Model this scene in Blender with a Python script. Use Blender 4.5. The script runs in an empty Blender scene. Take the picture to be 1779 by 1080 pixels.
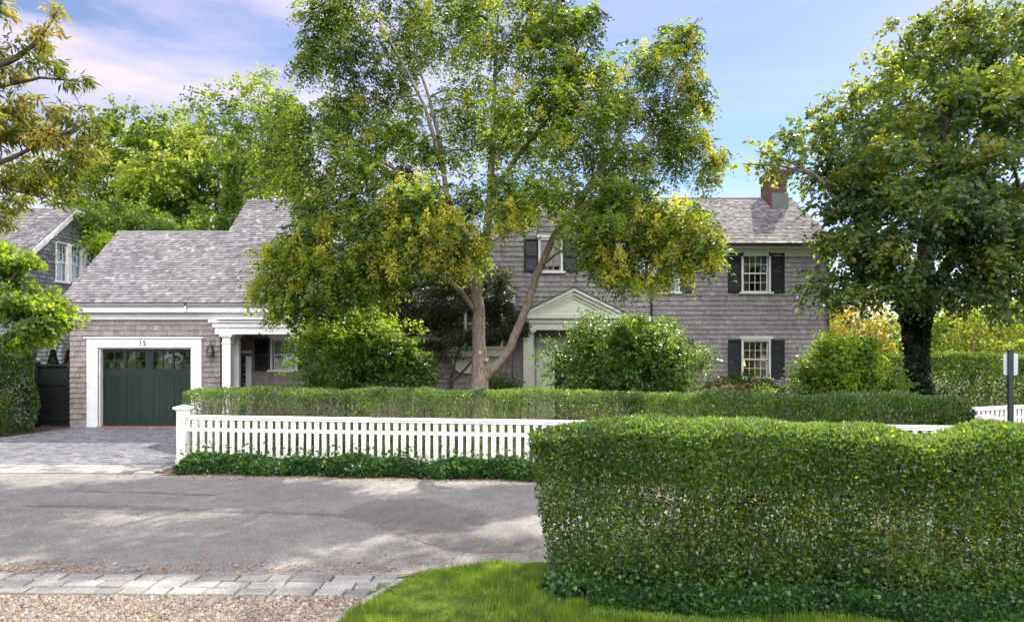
import bpy, math, random
import numpy as np
from math import radians as R, sin, cos, pi, sqrt
from mathutils import Vector

# ------------------------------------------------------------------ camera, world, sun, exposure
scene = bpy.context.scene
COL = scene.collection
CAMZ = 2.5
F = 1200.0                     # focal length in pixels of the 1779 px wide photograph
CX, HY = 889.5, 600.0          # centre column and horizon row

cam_d = bpy.data.cameras.new("camera")
cam = bpy.data.objects.new("camera", cam_d)
COL.objects.link(cam)
cam.location = (0, 0, CAMZ)
cam.rotation_euler = (R(90), 0, 0)
cam_d.sensor_width = 36
cam_d.lens = 36 * F / 1779
cam_d.shift_y = (HY - 540) / 1779
cam_d.clip_end = 2000
scene.camera = cam

SUN_AZ, SUN_EL = R(33), R(46.5)  # right of the view direction, above the horizon
world = bpy.data.worlds.new("World")
scene.world = world
world.use_nodes = True
nt = world.node_tree
nt.nodes.clear()
def wn(t, **k):
    n = nt.nodes.new(t)
    for a, b in k.items():
        setattr(n, a, b)
    return n
sky = wn('ShaderNodeTexSky', sky_type='NISHITA', sun_disc=False)
sky.sun_elevation = SUN_EL
sky.sun_rotation = SUN_AZ
sky.air_density = 0.75
sky.dust_density = 0.18
sky.ozone_density = 2.2
tc = wn('ShaderNodeTexCoord')
mp = wn('ShaderNodeMapping')
mp.inputs['Rotation'].default_value = (0, R(8), 0)
mp.inputs['Scale'].default_value = (1.6, 1.6, 7.0)
mp.inputs['Location'].default_value = (1.35, 0.2, 0.4)
nz = wn('ShaderNodeTexNoise')
nz.inputs['Scale'].default_value = 1.7
nz.inputs['Detail'].default_value = 7
nz.inputs['Roughness'].default_value = 0.48
nz.inputs['Distortion'].default_value = 0.5
cr = wn('ShaderNodeValToRGB')
cr.color_ramp.elements[0].position = 0.39
cr.color_ramp.elements[0].color = (.04, .04, .04, 1)
cr.color_ramp.elements[1].position = 0.74
cr.color_ramp.elements[1].color = (.8, .8, .8, 1)
mixc = wn('ShaderNodeMixRGB')
mixc.inputs['Color2'].default_value = (8.9, 6.9, 8.3, 1)
bg = wn('ShaderNodeBackground')
bg.inputs['Strength'].default_value = 0.085
wo = wn('ShaderNodeOutputWorld')
L = nt.links.new
L(tc.outputs['Generated'], mp.inputs['Vector'])
L(mp.outputs[0], nz.inputs['Vector'])
L(nz.outputs[0], cr.inputs[0])
sx0 = wn('ShaderNodeSeparateXYZ'); L(tc.outputs['Generated'], sx0.inputs[0])
mx0 = wn('ShaderNodeMapRange'); mx0.inputs['From Min'].default_value = -0.35; mx0.inputs['From Max'].default_value = 0.30
mx0.inputs['To Min'].default_value = 1.0; mx0.inputs['To Max'].default_value = 0.22
L(sx0.outputs['X'], mx0.inputs['Value'])
mm0 = wn('ShaderNodeMath', operation='MULTIPLY'); L(cr.outputs[0], mm0.inputs[0]); L(mx0.outputs[0], mm0.inputs[1])
L(mm0.outputs[0], mixc.inputs['Fac'])
L(sky.outputs[0], mixc.inputs['Color1'])
# added cloud bank, unseen behind the camera, lights the shaded house front
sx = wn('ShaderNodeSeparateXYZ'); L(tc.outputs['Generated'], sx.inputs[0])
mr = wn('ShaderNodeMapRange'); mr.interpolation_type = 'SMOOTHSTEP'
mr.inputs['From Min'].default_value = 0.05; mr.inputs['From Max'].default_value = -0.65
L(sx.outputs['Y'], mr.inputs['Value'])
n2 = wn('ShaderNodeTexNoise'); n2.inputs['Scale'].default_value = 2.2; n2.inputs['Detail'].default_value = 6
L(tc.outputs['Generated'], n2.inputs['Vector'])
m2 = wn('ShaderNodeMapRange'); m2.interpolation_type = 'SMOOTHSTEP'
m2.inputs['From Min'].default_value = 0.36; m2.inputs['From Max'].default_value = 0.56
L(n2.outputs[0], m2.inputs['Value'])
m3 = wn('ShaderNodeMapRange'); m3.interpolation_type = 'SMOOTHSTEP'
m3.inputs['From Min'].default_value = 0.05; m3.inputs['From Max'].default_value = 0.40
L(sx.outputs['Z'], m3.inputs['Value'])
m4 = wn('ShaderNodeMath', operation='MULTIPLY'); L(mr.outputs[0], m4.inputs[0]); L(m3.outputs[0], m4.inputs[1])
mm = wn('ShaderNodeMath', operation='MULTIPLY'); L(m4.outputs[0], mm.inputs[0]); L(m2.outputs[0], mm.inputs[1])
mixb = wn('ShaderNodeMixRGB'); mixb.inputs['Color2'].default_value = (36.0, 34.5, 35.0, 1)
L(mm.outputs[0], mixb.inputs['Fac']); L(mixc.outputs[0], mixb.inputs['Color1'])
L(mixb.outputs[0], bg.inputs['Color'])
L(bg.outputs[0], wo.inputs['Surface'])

sun_d = bpy.data.lights.new("sun", 'SUN')
sun_d.energy = 4.1
sun_d.angle = R(0.6)
sun_d.color = (1.0, 0.93, 0.80)
sun = bpy.data.objects.new("sun", sun_d)
COL.objects.link(sun)
SUNDIR = Vector((sin(SUN_AZ) * cos(SUN_EL), cos(SUN_AZ) * cos(SUN_EL), sin(SUN_EL)))
sun.rotation_euler = SUNDIR.to_track_quat('Z', 'Y').to_euler()
sun.location = (20, 30, 30)

scene.view_settings.view_transform = 'Standard'
scene.view_settings.look = 'None'
scene.view_settings.exposure = 1.13
scene.view_settings.gamma = 1.0
scene.cycles.max_bounces = 7
scene.cycles.sample_clamp_indirect = 4
scene.cycles.sample_clamp_direct = 12
scene.cycles.diffuse_bounces = 4
scene.cycles.transmission_bounces = 5
scene.cycles.transparent_max_bounces = 12
scene.cycles.caustics_reflective = False
scene.cycles.caustics_refractive = False

rng = np.random.default_rng(7)
random.seed(7)

def P(px, py, Y):
    """the point that the photograph shows at column px, row py, if it stands Y metres away"""
    return Vector(((px - CX) / F * Y, Y, CAMZ + (HY - py) / F * Y))
def PX(px, Y):
    return (px - CX) / F * Y
def PZ(py, Y):
    return CAMZ + (HY - py) / F * Y

# ------------------------------------------------------------------ object helpers
def link(name, me, parent=None, **props):
    o = bpy.data.objects.new(name, me)
    COL.objects.link(o)
    if parent is not None:
        o.parent = parent
    for k, v in props.items():
        o[k] = v
    return o
def thing(name, label, cat, loc=(0, 0, 0), group=None):
    o = bpy.data.objects.new(name, None)
    COL.objects.link(o)
    o.location = loc
    o.empty_display_size = .2
    o['label'] = label
    o['category'] = cat
    if group:
        o['group'] = group
    return o
def copy_tree(o, parent=None):
    c = o.copy()
    COL.objects.link(c)
    c.parent = parent
    for ch in list(o.children):
        copy_tree(ch, c)
    return c

class Basis:
    def __init__(s, o, u=(1, 0, 0), n=(0, -1, 0), w=(0, 0, 1)):
        s.o, s.u, s.n, s.w = Vector(o), Vector(u).normalized(), Vector(n).normalized(), Vector(w).normalized()
    def __call__(s, u, w, n=0.0):
        return s.o + s.u * u + s.w * w + s.n * n
WORLD = Basis((0, 0, 0), (1, 0, 0), (0, -1, 0))

class MB:
    """collects shapes; build() links them as one mesh object"""
    def __init__(s):
        s.v, s.f, s.m = [], [], []
        s.chunks = []
    def face(s, pts, mi=0):
        b = len(s.v)
        s.v.extend([tuple(p) for p in pts])
        s.f.append(tuple(range(b, b + len(pts))))
        s.m.append(mi)
    def box(s, x0, x1, y0, y1, z0, z1, mi=0):
        s.hull([(x0, y0), (x1, y0), (x1, y1), (x0, y1)], z0, z1, mi)
    def hull(s, poly, z0, z1, mi=0):
        b = len(s.v); n = len(poly)
        s.v.extend([(p[0], p[1], z0) for p in poly] + [(p[0], p[1], z1) for p in poly])
        s.f.append(tuple(range(b + n - 1, b - 1, -1))); s.f.append(tuple(range(b + n, b + 2 * n)))
        s.m += [mi, mi]
        for i in range(n):
            j = (i + 1) % n
            s.f.append((b + i, b + j, b + n + j, b + n + i)); s.m.append(mi)
    def lbox(s, B, u0, u1, w0, w1, n0, n1, mi=0, inset=0):
        """box in the wall's own axes: u along, w up, n outward; inset bevels the outer face"""
        b = len(s.v); i = inset
        for n, k in ((n0, 0), (n1, i)):
            s.v.extend([tuple(B(u0 + k, w0 + k, n)), tuple(B(u1 - k, w0 + k, n)), tuple(B(u1 - k, w1 - k, n)), tuple(B(u0 + k, w1 - k, n))])
        for q in ((3, 2, 1, 0), (4, 5, 6, 7), (0, 1, 5, 4), (1, 2, 6, 5), (2, 3, 7, 6), (3, 0, 4, 7)):
            s.f.append(tuple(b + x for x in q)); s.m.append(mi)
    def lprism(s, B, pts, n0, n1, mi=0):
        """outline pts (u,w) extruded from n0 to n1"""
        b = len(s.v); k = len(pts)
        s.v.extend([tuple(B(u, w, n0)) for u, w in pts] + [tuple(B(u, w, n1)) for u, w in pts])
        s.f.append(tuple(range(b + k - 1, b - 1, -1))); s.f.append(tuple(range(b + k, b + 2 * k)))
        s.m += [mi, mi]
        for i in range(k):
            j = (i + 1) % k
            s.f.append((b + i, b + j, b + k + j, b + k + i)); s.m.append(mi)
    def tube(s, pts, radii, sides=7, mi=0, cap=True):
        pts = [Vector(p) for p in pts]
        b0 = len(s.v); ref = None
        for i, p in enumerate(pts):
            t = (pts[min(i + 1, len(pts) - 1)] - pts[max(i - 1, 0)])
            if t.length < 1e-6: t = Vector((0, 0, 1))
            t.normalize()
            if ref is None:
                ref = t.orthogonal().normalized()
            ref = (ref - t * ref.dot(t))
            if ref.length < 1e-5: ref = t.orthogonal()
            ref.normalize()
            bi = t.cross(ref); r = radii[i] if hasattr(radii, '__len__') else radii
            for k in range(sides):
                a = 2 * pi * k / sides
                s.v.append(tuple(p + (ref * cos(a) + bi * sin(a)) * r))
        for i in range(len(pts) - 1):
            for k in range(sides):
                a = b0 + i * sides + k; c = b0 + i * sides + (k + 1) % sides
                s.f.append((a, c, c + sides, a + sides)); s.m.append(mi)
        if cap:
            e = b0 + (len(pts) - 1) * sides
            s.f.append(tuple(range(e, e + sides))); s.m.append(mi)
            s.f.append(tuple(range(b0 + sides - 1, b0 - 1, -1))); s.m.append(mi)
    def build(s, name, mats, parent=None, smooth=False, **props):
        me = bpy.data.meshes.new(name)
        me.from_pydata(s.v, [], s.f)
        if not isinstance(mats, (list, tuple)): mats = [mats]
        for m in mats: me.materials.append(m)
        if len(mats) > 1: me.polygons.foreach_set('material_index', np.array(s.m, dtype=np.int32))
        if smooth: me.polygons.foreach_set('use_smooth', np.ones(len(s.f), dtype=bool))
        me.update()
        o = link(name, me, parent, **props)
        if parent is not None:       # the parts are modelled in world space
            o.location = -Vector(parent_world(parent))
        return o
def parent_world(p):
    v = Vector((0, 0, 0))
    while p is not None:
        v += p.location; p = p.parent
    return v

def quad_mesh(name, V, mats, midx=None, parent=None, nper=4, **props):
    """V: (n, nper, 3) corner points of n separate polygons"""
    n = V.shape[0]
    me = bpy.data.meshes.new(name)
    me.vertices.add(n * nper); me.loops.add(n * nper); me.polygons.add(n)
    me.vertices.foreach_set('co', V.reshape(-1).astype(np.float32))
    me.loops.foreach_set('vertex_index', np.arange(n * nper, dtype=np.int32))
    me.polygons.foreach_set('loop_start', np.arange(0, n * nper, nper, dtype=np.int32))
    if not isinstance(mats, (list, tuple)): mats = [mats]
    for m in mats: me.materials.append(m)
    if midx is not None: me.polygons.foreach_set('material_index', midx.astype(np.int32))
    me.update(calc_edges=True)
    o = link(name, me, parent, **props)
    if parent is not None: o.location = -parent_world(parent)
    return o

# ------------------------------------------------------------------ materials
def mat(name):
    m = bpy.data.materials.new(name); m.use_nodes = True
    t = m.node_tree; b = t.nodes['Principled BSDF']
    return m, t, b
def nd(t, k, **a):
    n = t.nodes.new(k)
    for x, y in a.items(): setattr(n, x, y)
    return n
def ramp(t, fac, stops):
    r = nd(t, 'ShaderNodeValToRGB')
    e = r.color_ramp.elements
    while len(e) < len(stops): e.new(.5)
    for i, (p, c) in enumerate(stops):
        e[i].position = p; e[i].color = tuple(c) + (1,)
    if fac is not None: t.links.new(fac, r.inputs[0])
    return r
def noise(t, scale, detail=4, vec=None, rough=.55, dist=0):
    n = nd(t, 'ShaderNodeTexNoise')
    n.inputs['Scale'].default_value = scale; n.inputs['Detail'].default_value = detail
    n.inputs['Roughness'].default_value = rough; n.inputs['Distortion'].default_value = dist
    if vec is not None: t.links.new(vec, n.inputs['Vector'])
    return n
def coords(t, scale=(1, 1, 1)):
    c = nd(t, 'ShaderNodeTexCoord'); m = nd(t, 'ShaderNodeMapping'); m.inputs['Scale'].default_value = scale
    t.links.new(c.outputs['Object'], m.inputs['Vector'])
    return m.outputs[0]
def bump(t, b, h, strength=.5, dist=.01):
    n = nd(t, 'ShaderNodeBump'); n.inputs['Strength'].default_value = strength; n.inputs['Distance'].default_value = dist
    t.links.new(h, n.inputs['Height']); t.links.new(n.outputs[0], b.inputs['Normal'])
def mixrgb(t, a, b, fac, mode='MIX'):
    m = nd(t, 'ShaderNodeMixRGB', blend_type=mode)
    for s, v in (('Color1', a), ('Color2', b), ('Fac', fac)):
        if isinstance(v, (tuple, list)): m.inputs[s].default_value = tuple(v) + (1,)
        elif isinstance(v, (float, int)): m.inputs[s].default_value = v
        else: t.links.new(v, m.inputs[s])
    return m.outputs[0]

def leaf_mat(name, cols, trans, tmix=.4, rough=.5, spec=.35, clump=.7):
    m, t, b = mat(name)
    g = nd(t, 'ShaderNodeNewGeometry')
    r = ramp(t, g.outputs['Random Per Island'], [(i / (len(cols) - 1), c) for i, c in enumerate(cols)])
    vec = coords(t)
    n = noise(t, clump, 2, vec)
    v = ramp(t, n.outputs[0], [(.35, (.62, .66, .72)), (.65, (1.25, 1.2, .95))])
    c = mixrgb(t, r.outputs[0], v.outputs[0], 1.0, 'MULTIPLY')
    t.links.new(c, b.inputs['Base Color'])
    b.inputs['Roughness'].default_value = rough
    b.inputs['Specular IOR Level'].default_value = spec
    tr = nd(t, 'ShaderNodeBsdfTranslucent')
    c2 = mixrgb(t, trans, v.outputs[0], 1.0, 'MULTIPLY')
    t.links.new(c2, tr.inputs['Color'])
    mx = nd(t, 'ShaderNodeMixShader'); mx.inputs[0].default_value = tmix
    t.links.new(b.outputs[0], mx.inputs[1]); t.links.new(tr.outputs[0], mx.inputs[2])
    t.links.new(mx.outputs[0], t.nodes['Material Output'].inputs['Surface'])
    return m

def shingle_mat(name, cols, wear=(.5, .5, .5), rough=.85):
    m, t, b = mat(name)
    g = nd(t, 'ShaderNodeNewGeometry')
    r = ramp(t, g.outputs['Random Per Island'], [(i / (len(cols) - 1), c) for i, c in enumerate(cols)])
    vec = coords(t, (6, 6, .8))
    n = noise(t, 6, 5, vec)
    v = ramp(t, n.outputs[0], [(.3, (.72, .72, .74)), (.7, (1.2, 1.2, 1.18))])
    n2 = noise(t, .5, 4, coords(t))
    v2 = ramp(t, n2.outputs[0], [(.3, (.8, .78, .8)), (.7, (1.15, 1.14, 1.1))])
    c = mixrgb(t, r.outputs[0], v.outputs[0], 1.0, 'MULTIPLY')
    c = mixrgb(t, c, v2.outputs[0], 1.0, 'MULTIPLY')
    t.links.new(c, b.inputs['Base Color']); b.inputs['Roughness'].default_value = rough
    b.inputs['Specular IOR Level'].default_value = .25
    bump(t, b, n.outputs[0], .4, .004)
    return m

def paint(name, col, rough=.5, var=.06, scale=3):
    m, t, b = mat(name)
    n = noise(t, scale, 5, coords(t))
    lo = tuple(max(0, c * (1 - var)) for c in col); hi = tuple(min(1, c * (1 + var)) for c in col)
    r = ramp(t, n.outputs[0], [(.3, lo), (.7, hi)])
    t.links.new(r.outputs[0], b.inputs['Base Color']); b.inputs['Roughness'].default_value = rough
    n2 = noise(t, 60, 3, coords(t)); bump(t, b, n2.outputs[0], .15, .002)
    return m

M = {}
M['wallshingle'] = shingle_mat('weathered_cedar_wall', [(.25, .24, .25), (.305, .292, .303), (.35, .335, .347), (.275, .265, .275), (.40, .385, .398)])
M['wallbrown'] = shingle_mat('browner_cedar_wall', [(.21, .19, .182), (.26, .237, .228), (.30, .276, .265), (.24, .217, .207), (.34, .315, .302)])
M['roofshingle'] = shingle_mat('weathered_cedar_roof', [(.16, .156, .162), (.23, .225, .233), (.29, .284, .293), (.19, .186, .193), (.40, .392, .402)])
M['bluewall'] = shingle_mat('grey_cedar_wall', [(.13, .135, .15), (.19, .195, .215), (.24, .25, .27)])
M['white'] = paint('white_trim_paint', (.76, .77, .77), .45, .09)
M['cream'] = paint('pale_sage_trim_paint', (.68, .71, .61), .45)
M['fencewhite'] = paint('white_fence_paint', (.80, .79, .78), .5, .08, 2)
def fence_paint():
    m, t, b = mat('weathered_white_fence_paint')
    c = nd(t, 'ShaderNodeTexCoord'); sp = nd(t, 'ShaderNodeSeparateXYZ'); t.links.new(c.outputs['Object'], sp.inputs[0])
    oi = nd(t, 'ShaderNodeObjectInfo')
    add = nd(t, 'ShaderNodeVectorMath', operation='ADD'); t.links.new(c.outputs['Object'], add.inputs[0])
    cmb = nd(t, 'ShaderNodeCombineXYZ')
    mul = nd(t, 'ShaderNodeMath', operation='MULTIPLY'); mul.inputs[1].default_value = 37.0
    t.links.new(oi.outputs['Random'], mul.inputs[0]); t.links.new(mul.outputs[0], cmb.inputs[0]); t.links.new(cmb.outputs[0], add.inputs[1])
    n = noise(t, 9, 6, add.outputs[0], .65)
    gr = nd(t, 'ShaderNodeMapRange'); gr.inputs['From Min'].default_value = .75; gr.inputs['From Max'].default_value = .05
    t.links.new(sp.outputs['Z'], gr.inputs['Value'])
    mu = nd(t, 'ShaderNodeMath', operation='MULTIPLY'); t.links.new(gr.outputs[0], mu.inputs[0]); t.links.new(n.outputs[0], mu.inputs[1])
    st = ramp(t, mu.outputs[0], [(.18, (.80, .79, .77)), (.42, (.60, .62, .52)), (.6, (.36, .38, .28))])
    wear = ramp(t, n.outputs[0], [(.28, (.82, .81, .78)), (.5, (1, 1, 1))])
    t.links.new(mixrgb(t, st.outputs[0], wear.outputs[0], 1.0, 'MULTIPLY'), b.inputs['Base Color'])
    b.inputs['Roughness'].default_value = .55; bump(t, b, n.outputs[0], .25, .003)
    return m
M['fencewhite'] = fence_paint()
M['green'] = paint('dark_green_door_paint', (.008, .022, .016), .32, .2, 2)
M['shutter'] = paint('black_green_shutter_paint', (.012, .018, .020), .4, .2)
M['dark'] = paint('dark_interior', (.02, .02, .02), .9)
M['interior'] = paint('plaster_interior', (.35, .33, .28), .9)
M['curtain'] = paint('pale_curtain', (.75, .72, .66), .9)
M['metal'] = paint('dark_bronze_metal', (.035, .028, .024), .4, .2)
M['lead'] = paint('grey_lead_flashing', (.12, .14, .14), .5, .2)
M['postgreen'] = paint('dark_green_post_paint', (.01, .03, .025), .4)
M['signgrey'] = paint('bare_aluminium_sign_back', (.42, .47, .52), .35, .08)
M['gate'] = paint('black_stained_boards', (.008, .011, .012), .5, .3)
M['red'] = paint('red_threshold', (.42, .09, .05), .6, .15)
M['floorbrick'] = paint('porch_floor', (.25, .2, .18), .8)

def glass_mat():
    m, t, b = mat('window_glass')
    gl = nd(t, 'ShaderNodeBsdfGlossy'); gl.inputs['Roughness'].default_value = .03; gl.inputs['Color'].default_value = (.9, .93, .95, 1)
    tr = nd(t, 'ShaderNodeBsdfTransparent'); tr.inputs['Color'].default_value = (.75, .8, .78, 1)
    fr = nd(t, 'ShaderNodeFresnel'); fr.inputs[0].default_value = 1.9
    n = noise(t, 1.3, 2, coords(t)); bm = nd(t, 'ShaderNodeBump'); bm.inputs['Strength'].default_value = .25; bm.inputs['Distance'].default_value = .02
    t.links.new(n.outputs[0], bm.inputs['Height']); t.links.new(bm.outputs[0], gl.inputs['Normal'])
    ma = nd(t, 'ShaderNodeMath', operation='MULTIPLY_ADD'); ma.inputs[1].default_value = 1.0; ma.inputs[2].default_value = .12
    t.links.new(fr.outputs[0], ma.inputs[0])
    mx = nd(t, 'ShaderNodeMixShader'); t.links.new(ma.outputs[0], mx.inputs[0])
    t.links.new(tr.outputs[0], mx.inputs[1]); t.links.new(gl.outputs[0], mx.inputs[2])
    t.links.new(mx.outputs[0], t.nodes['Material Output'].inputs['Surface'])
    return m
M['glass'] = glass_mat()

def bark_mat(name, a, b_, sc=9):
    m, t, b = mat(name)
    vec = coords(t, (1, 1, .25))
    n = noise(t, sc, 8, vec, .65, .6)
    r = ramp(t, n.outputs[0], [(.32, a), (.68, b_)])
    t.links.new(r.outputs[0], b.inputs['Base Color']); b.inputs['Roughness'].default_value = .9
    bump(t, b, n.outputs[0], .9, .03)
    return m
M['bark'] = bark_mat('furrowed_grey_brown_bark', (.09, .068, .048), (.33, .275, .21), 24)
M['barkdark'] = bark_mat('dark_bark', (.045, .038, .03), (.15, .125, .10))
M['stem'] = bark_mat('pale_brown_stem_bark', (.14, .105, .07), (.36, .30, .21))
M['cutwood'] = paint('bare_cut_wood', (.5, .40, .26), .8, .2, 20)

def brick_mat():
    m, t, b = mat('red_chimney_brick')
    g = nd(t, 'ShaderNodeNewGeometry')
    r = ramp(t, g.outputs['Random Per Island'], [(0, (.10, .05, .04)), (.5, (.155, .08, .06)), (1, (.08, .042, .036))])
    n = noise(t, 40, 4, coords(t))
    c = mixrgb(t, r.outputs[0], n.outputs[0], .3, 'OVERLAY')
    t.links.new(c, b.inputs['Base Color']); b.inputs['Roughness'].default_value = .9
    bump(t, b, n.outputs[0], .4, .005)
    return m
M['brick'] = brick_mat()
M['mortar'] = paint('grey_mortar', (.3, .27, .25), .9)

def asphalt(nm='worn_asphalt', g=1.0):
    m, t, b = mat(nm)
    v = coords(t)
    n1 = noise(t, .35, 5, v, .6, .4); n2 = noise(t, 140, 3, v, .7); n3 = noise(t, 3.0, 6, v, .65)
    vor = nd(t, 'ShaderNodeTexVoronoi'); vor.inputs['Scale'].default_value = 85; t.links.new(v, vor.inputs['Vector'])
    base = ramp(t, n1.outputs[0], [(.3, tuple(x * g for x in (.155, .148, .141))), (.7, tuple(x * g for x in (.225, .217, .207)))])
    sp = ramp(t, vor.outputs['Color'], [(.2, (.4, .4, .4)), (.8, (1.75, 1.75, 1.72))])
    c = mixrgb(t, base.outputs[0], sp.outputs[0], .55, 'MULTIPLY')
    st = ramp(t, n3.outputs[0], [(.35, (.8, .8, .8)), (.7, (1.15, 1.15, 1.13))])
    c = mixrgb(t, c, st.outputs[0], 1.0, 'MULTIPLY')
    t.links.new(c, b.inputs['Base Color']); b.inputs['Roughness'].default_value = .85
    mx = nd(t, 'ShaderNodeMath', operation='ADD'); t.links.new(vor.outputs['Distance'], mx.inputs[0]); t.links.new(n2.outputs[0], mx.inputs[1])
    bump(t, b, mx.outputs[0], .6, .006)
    return m
M['asphalt'] = asphalt()
def simple_ground(name, a, b_, sc, bs=60, bst=.6, bd=.01):
    m, t, b = mat(name)
    v = coords(t)
    n = noise(t, sc, 6, v, .65); n2 = noise(t, bs, 5, v, .7)
    c1 = ramp(t, n.outputs[0], [(.3, a), (.7, b_)])
    c = mixrgb(t, c1.outputs[0], ramp(t, n2.outputs[0], [(.3, (.6, .6, .6)), (.7, (1.35, 1.35, 1.35))]).outputs[0], 1.0, 'MULTIPLY')
    t.links.new(c, b.inputs['Base Color']); b.inputs['Roughness'].default_value = .95
    bump(t, b, n2.outputs[0], bst, bd)
    return m
M['soil'] = simple_ground('dark_soil_and_mulch', (.06, .045, .03), (.13, .10, .07), 2)
M['patch'] = asphalt('darker_asphalt', .74)
M['turf'] = simple_ground('lawn_soil', (.05, .09, .02), (.09, .14, .03), 3, 90)
M['meadow'] = simple_ground('far_grass', (.05, .08, .02), (.10, .12, .04), .2, 8)
M['sand'] = simple_ground('sandy_gravel_bed', (.13, .10, .08), (.24, .195, .16), 3, 90, .9, .02)
def stone_mat(name, cols, rough=.8, bsc=30):
    m, t, b = mat(name)
    g = nd(t, 'ShaderNodeNewGeometry')
    r = ramp(t, g.outputs['Random Per Island'], [(i / (len(cols) - 1), c) for i, c in enumerate(cols)])
    n = noise(t, bsc, 6, coords(t), .65)
    v = ramp(t, n.outputs[0], [(.3, (.62, .61, .59)), (.7, (1.22, 1.22, 1.22))])
    c = mixrgb(t, r.outputs[0], v.outputs[0], 1.0, 'MULTIPLY')
    t.links.new(c, b.inputs['Base Color']); b.inputs['Roughness'].default_value = rough
    bump(t, b, n.outputs[0], .5, .008)
    return m
M['granite'] = stone_mat('pale_granite_setts', [(.17, .168, .163), (.25, .245, .235), (.33, .325, .31), (.21, .205, .198)])
M['paver'] = stone_mat('blue_grey_pavers', [(.10, .105, .12), (.17, .18, .205), (.26, .265, .29), (.14, .15, .175)], .5)
M['pebble'] = stone_mat('gravel_pebbles', [(.07, .055, .045), (.23, .185, .145), (.33, .28, .235), (.12, .10, .08), (.44, .40, .35), (.19, .14, .10)], .8, 60)
M['deadleaf'] = stone_mat('fallen_leaves', [(.35, .10, .03), (.40, .22, .05), (.28, .12, .05), (.45, .30, .08)], .7, 30)

# leaves
Lf = {}
Lf['rain'] = leaf_mat('raintree_leaf', [(.02, .06, .014), (.05, .115, .02), (.10, .17, .025), (.03, .08, .016)], (.42, .56, .04), .5, .45)
Lf['rain_dark'] = leaf_mat('raintree_leaf_dark', [(.012, .038, .012), (.022, .06, .015), (.035, .07, .015)], (.16, .24, .02), .36, .42)
Lf['rain_light'] = leaf_mat('raintree_leaf_yellow_green', [(.09, .17, .02), (.14, .22, .03), (.20, .26, .035)], (.55, .66, .05), .5, .45)  # yellow-green leaf tone for some tufts
Lf['linden_olive'] = leaf_mat('olive_broad_leaf', [(.05, .09, .025), (.10, .14, .035), (.13, .13, .035), (.07, .11, .03)], (.46, .52, .06), .45, .42, .45)
Lf['pod'] = leaf_mat('raintree_seed_pod', [(.24, .26, .03), (.36, .37, .05), (.30, .28, .04), (.46, .44, .09)], (.72, .74, .08), .5, .6)
Lf['linden'] = leaf_mat('dark_broad_leaf', [(.015, .04, .026), (.032, .08, .042), (.055, .115, .045), (.08, .115, .03)], (.30, .42, .05), .40, .42, .45)
Lf['hedge'] = leaf_mat('privet_leaf', [(.011, .038, .015), (.038, .11, .032), (.085, .175, .045), (.018, .06, .021), (.17, .25, .07)], (.32, .52, .05), .33, .42, .8, 1.5)
Lf['backlit'] = leaf_mat('privet_leaf_painted_backlit', [(.12, .18, .02), (.20, .24, .03), (.26, .24, .04)], (.85, .85, .06), .6, .5)  # backlight painted in as yellower, more translucent hedge leaves
Lf['shrub'] = leaf_mat('glossy_shrub_leaf', [(.022, .07, .022), (.045, .12, .028), (.085, .18, .035)], (.36, .52, .05), .4, .38, .5, 1.2)
Lf['lime'] = leaf_mat('bright_maple_leaf', [(.10, .20, .022), (.15, .26, .03), (.22, .31, .035)], (.55, .70, .05), .55, .5)
Lf['maplebg'] = leaf_mat('yellow_green_leaf', [(.09, .16, .025), (.14, .22, .035), (.21, .26, .045), (.11, .18, .03)], (.54, .64, .07), .5, .55)
Lf['darkbg'] = leaf_mat('deep_green_leaf', [(.03, .08, .022), (.06, .13, .028), (.09, .17, .03)], (.32, .48, .04), .42, .5)
Lf['peach'] = leaf_mat('lance_leaf', [(.045, .09, .018), (.08, .13, .022), (.15, .14, .03), (.055, .105, .018)], (.40, .46, .04), .45, .45)
Lf['ivy'] = leaf_mat('ivy_leaf', [(.010, .045, .018), (.026, .09, .03), (.06, .16, .04)], (.2, .38, .05), .28, .38, .6, 3)
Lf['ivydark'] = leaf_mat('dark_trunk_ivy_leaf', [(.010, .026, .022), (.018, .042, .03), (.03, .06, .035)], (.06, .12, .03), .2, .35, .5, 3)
Lf['acer'] = leaf_mat('dark_acer_leaf', [(.03, .05, .034), (.055, .08, .048), (.09, .10, .07)], (.18, .22, .06), .25, .4)
Lf['gold'] = leaf_mat('golden_leaf', [(.30, .27, .05), (.40, .33, .07), (.22, .25, .05)], (.75, .62, .10), .45, .6)
Lf['hydr'] = leaf_mat('faded_flower_head', [(.30, .17, .12), (.38, .26, .17), (.26, .20, .10)], (.4, .3, .15), .35, .7)
Lf['grass'] = leaf_mat('grass_blade', [(.05, .12, .014), (.11, .22, .024), (.16, .27, .035), (.26, .28, .09)], (.38, .54, .05), .4, .5, .3, 5)

# ------------------------------------------------------------------ foliage helpers
def unit(v):
    return v / np.maximum(np.linalg.norm(v, axis=-1, keepdims=True), 1e-6)
def leaf_quads(p, a, L, wr=.5, fold=.15):
    """p base points, a leaf axes; returns folded four-cornered leaves"""
    n = len(p)
    a = unit(a)
    r = unit(np.cross(a, unit(rng.normal(size=(n, 3)) * np.array([1, 1, .4]) + np.array([0, 0, .9]))))
    nn = np.cross(r, a)
    L = (L * rng.uniform(.7, 1.25, n))[:, None]
    w = L * wr * .5
    q = np.empty((n, 4, 3))
    q[:, 0] = p; q[:, 1] = p + a * L * .42 + r * w + nn * L * fold
    q[:, 2] = p + a * L - nn * L * fold * .6; q[:, 3] = p + a * L * .42 - r * w + nn * L * fold
    return q
def ball(n, shell=.5):
    d = unit(rng.normal(size=(n, 3)))
    return d * (rng.uniform(shell ** 3, 1, n) ** (1 / 3))[:, None]
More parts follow.
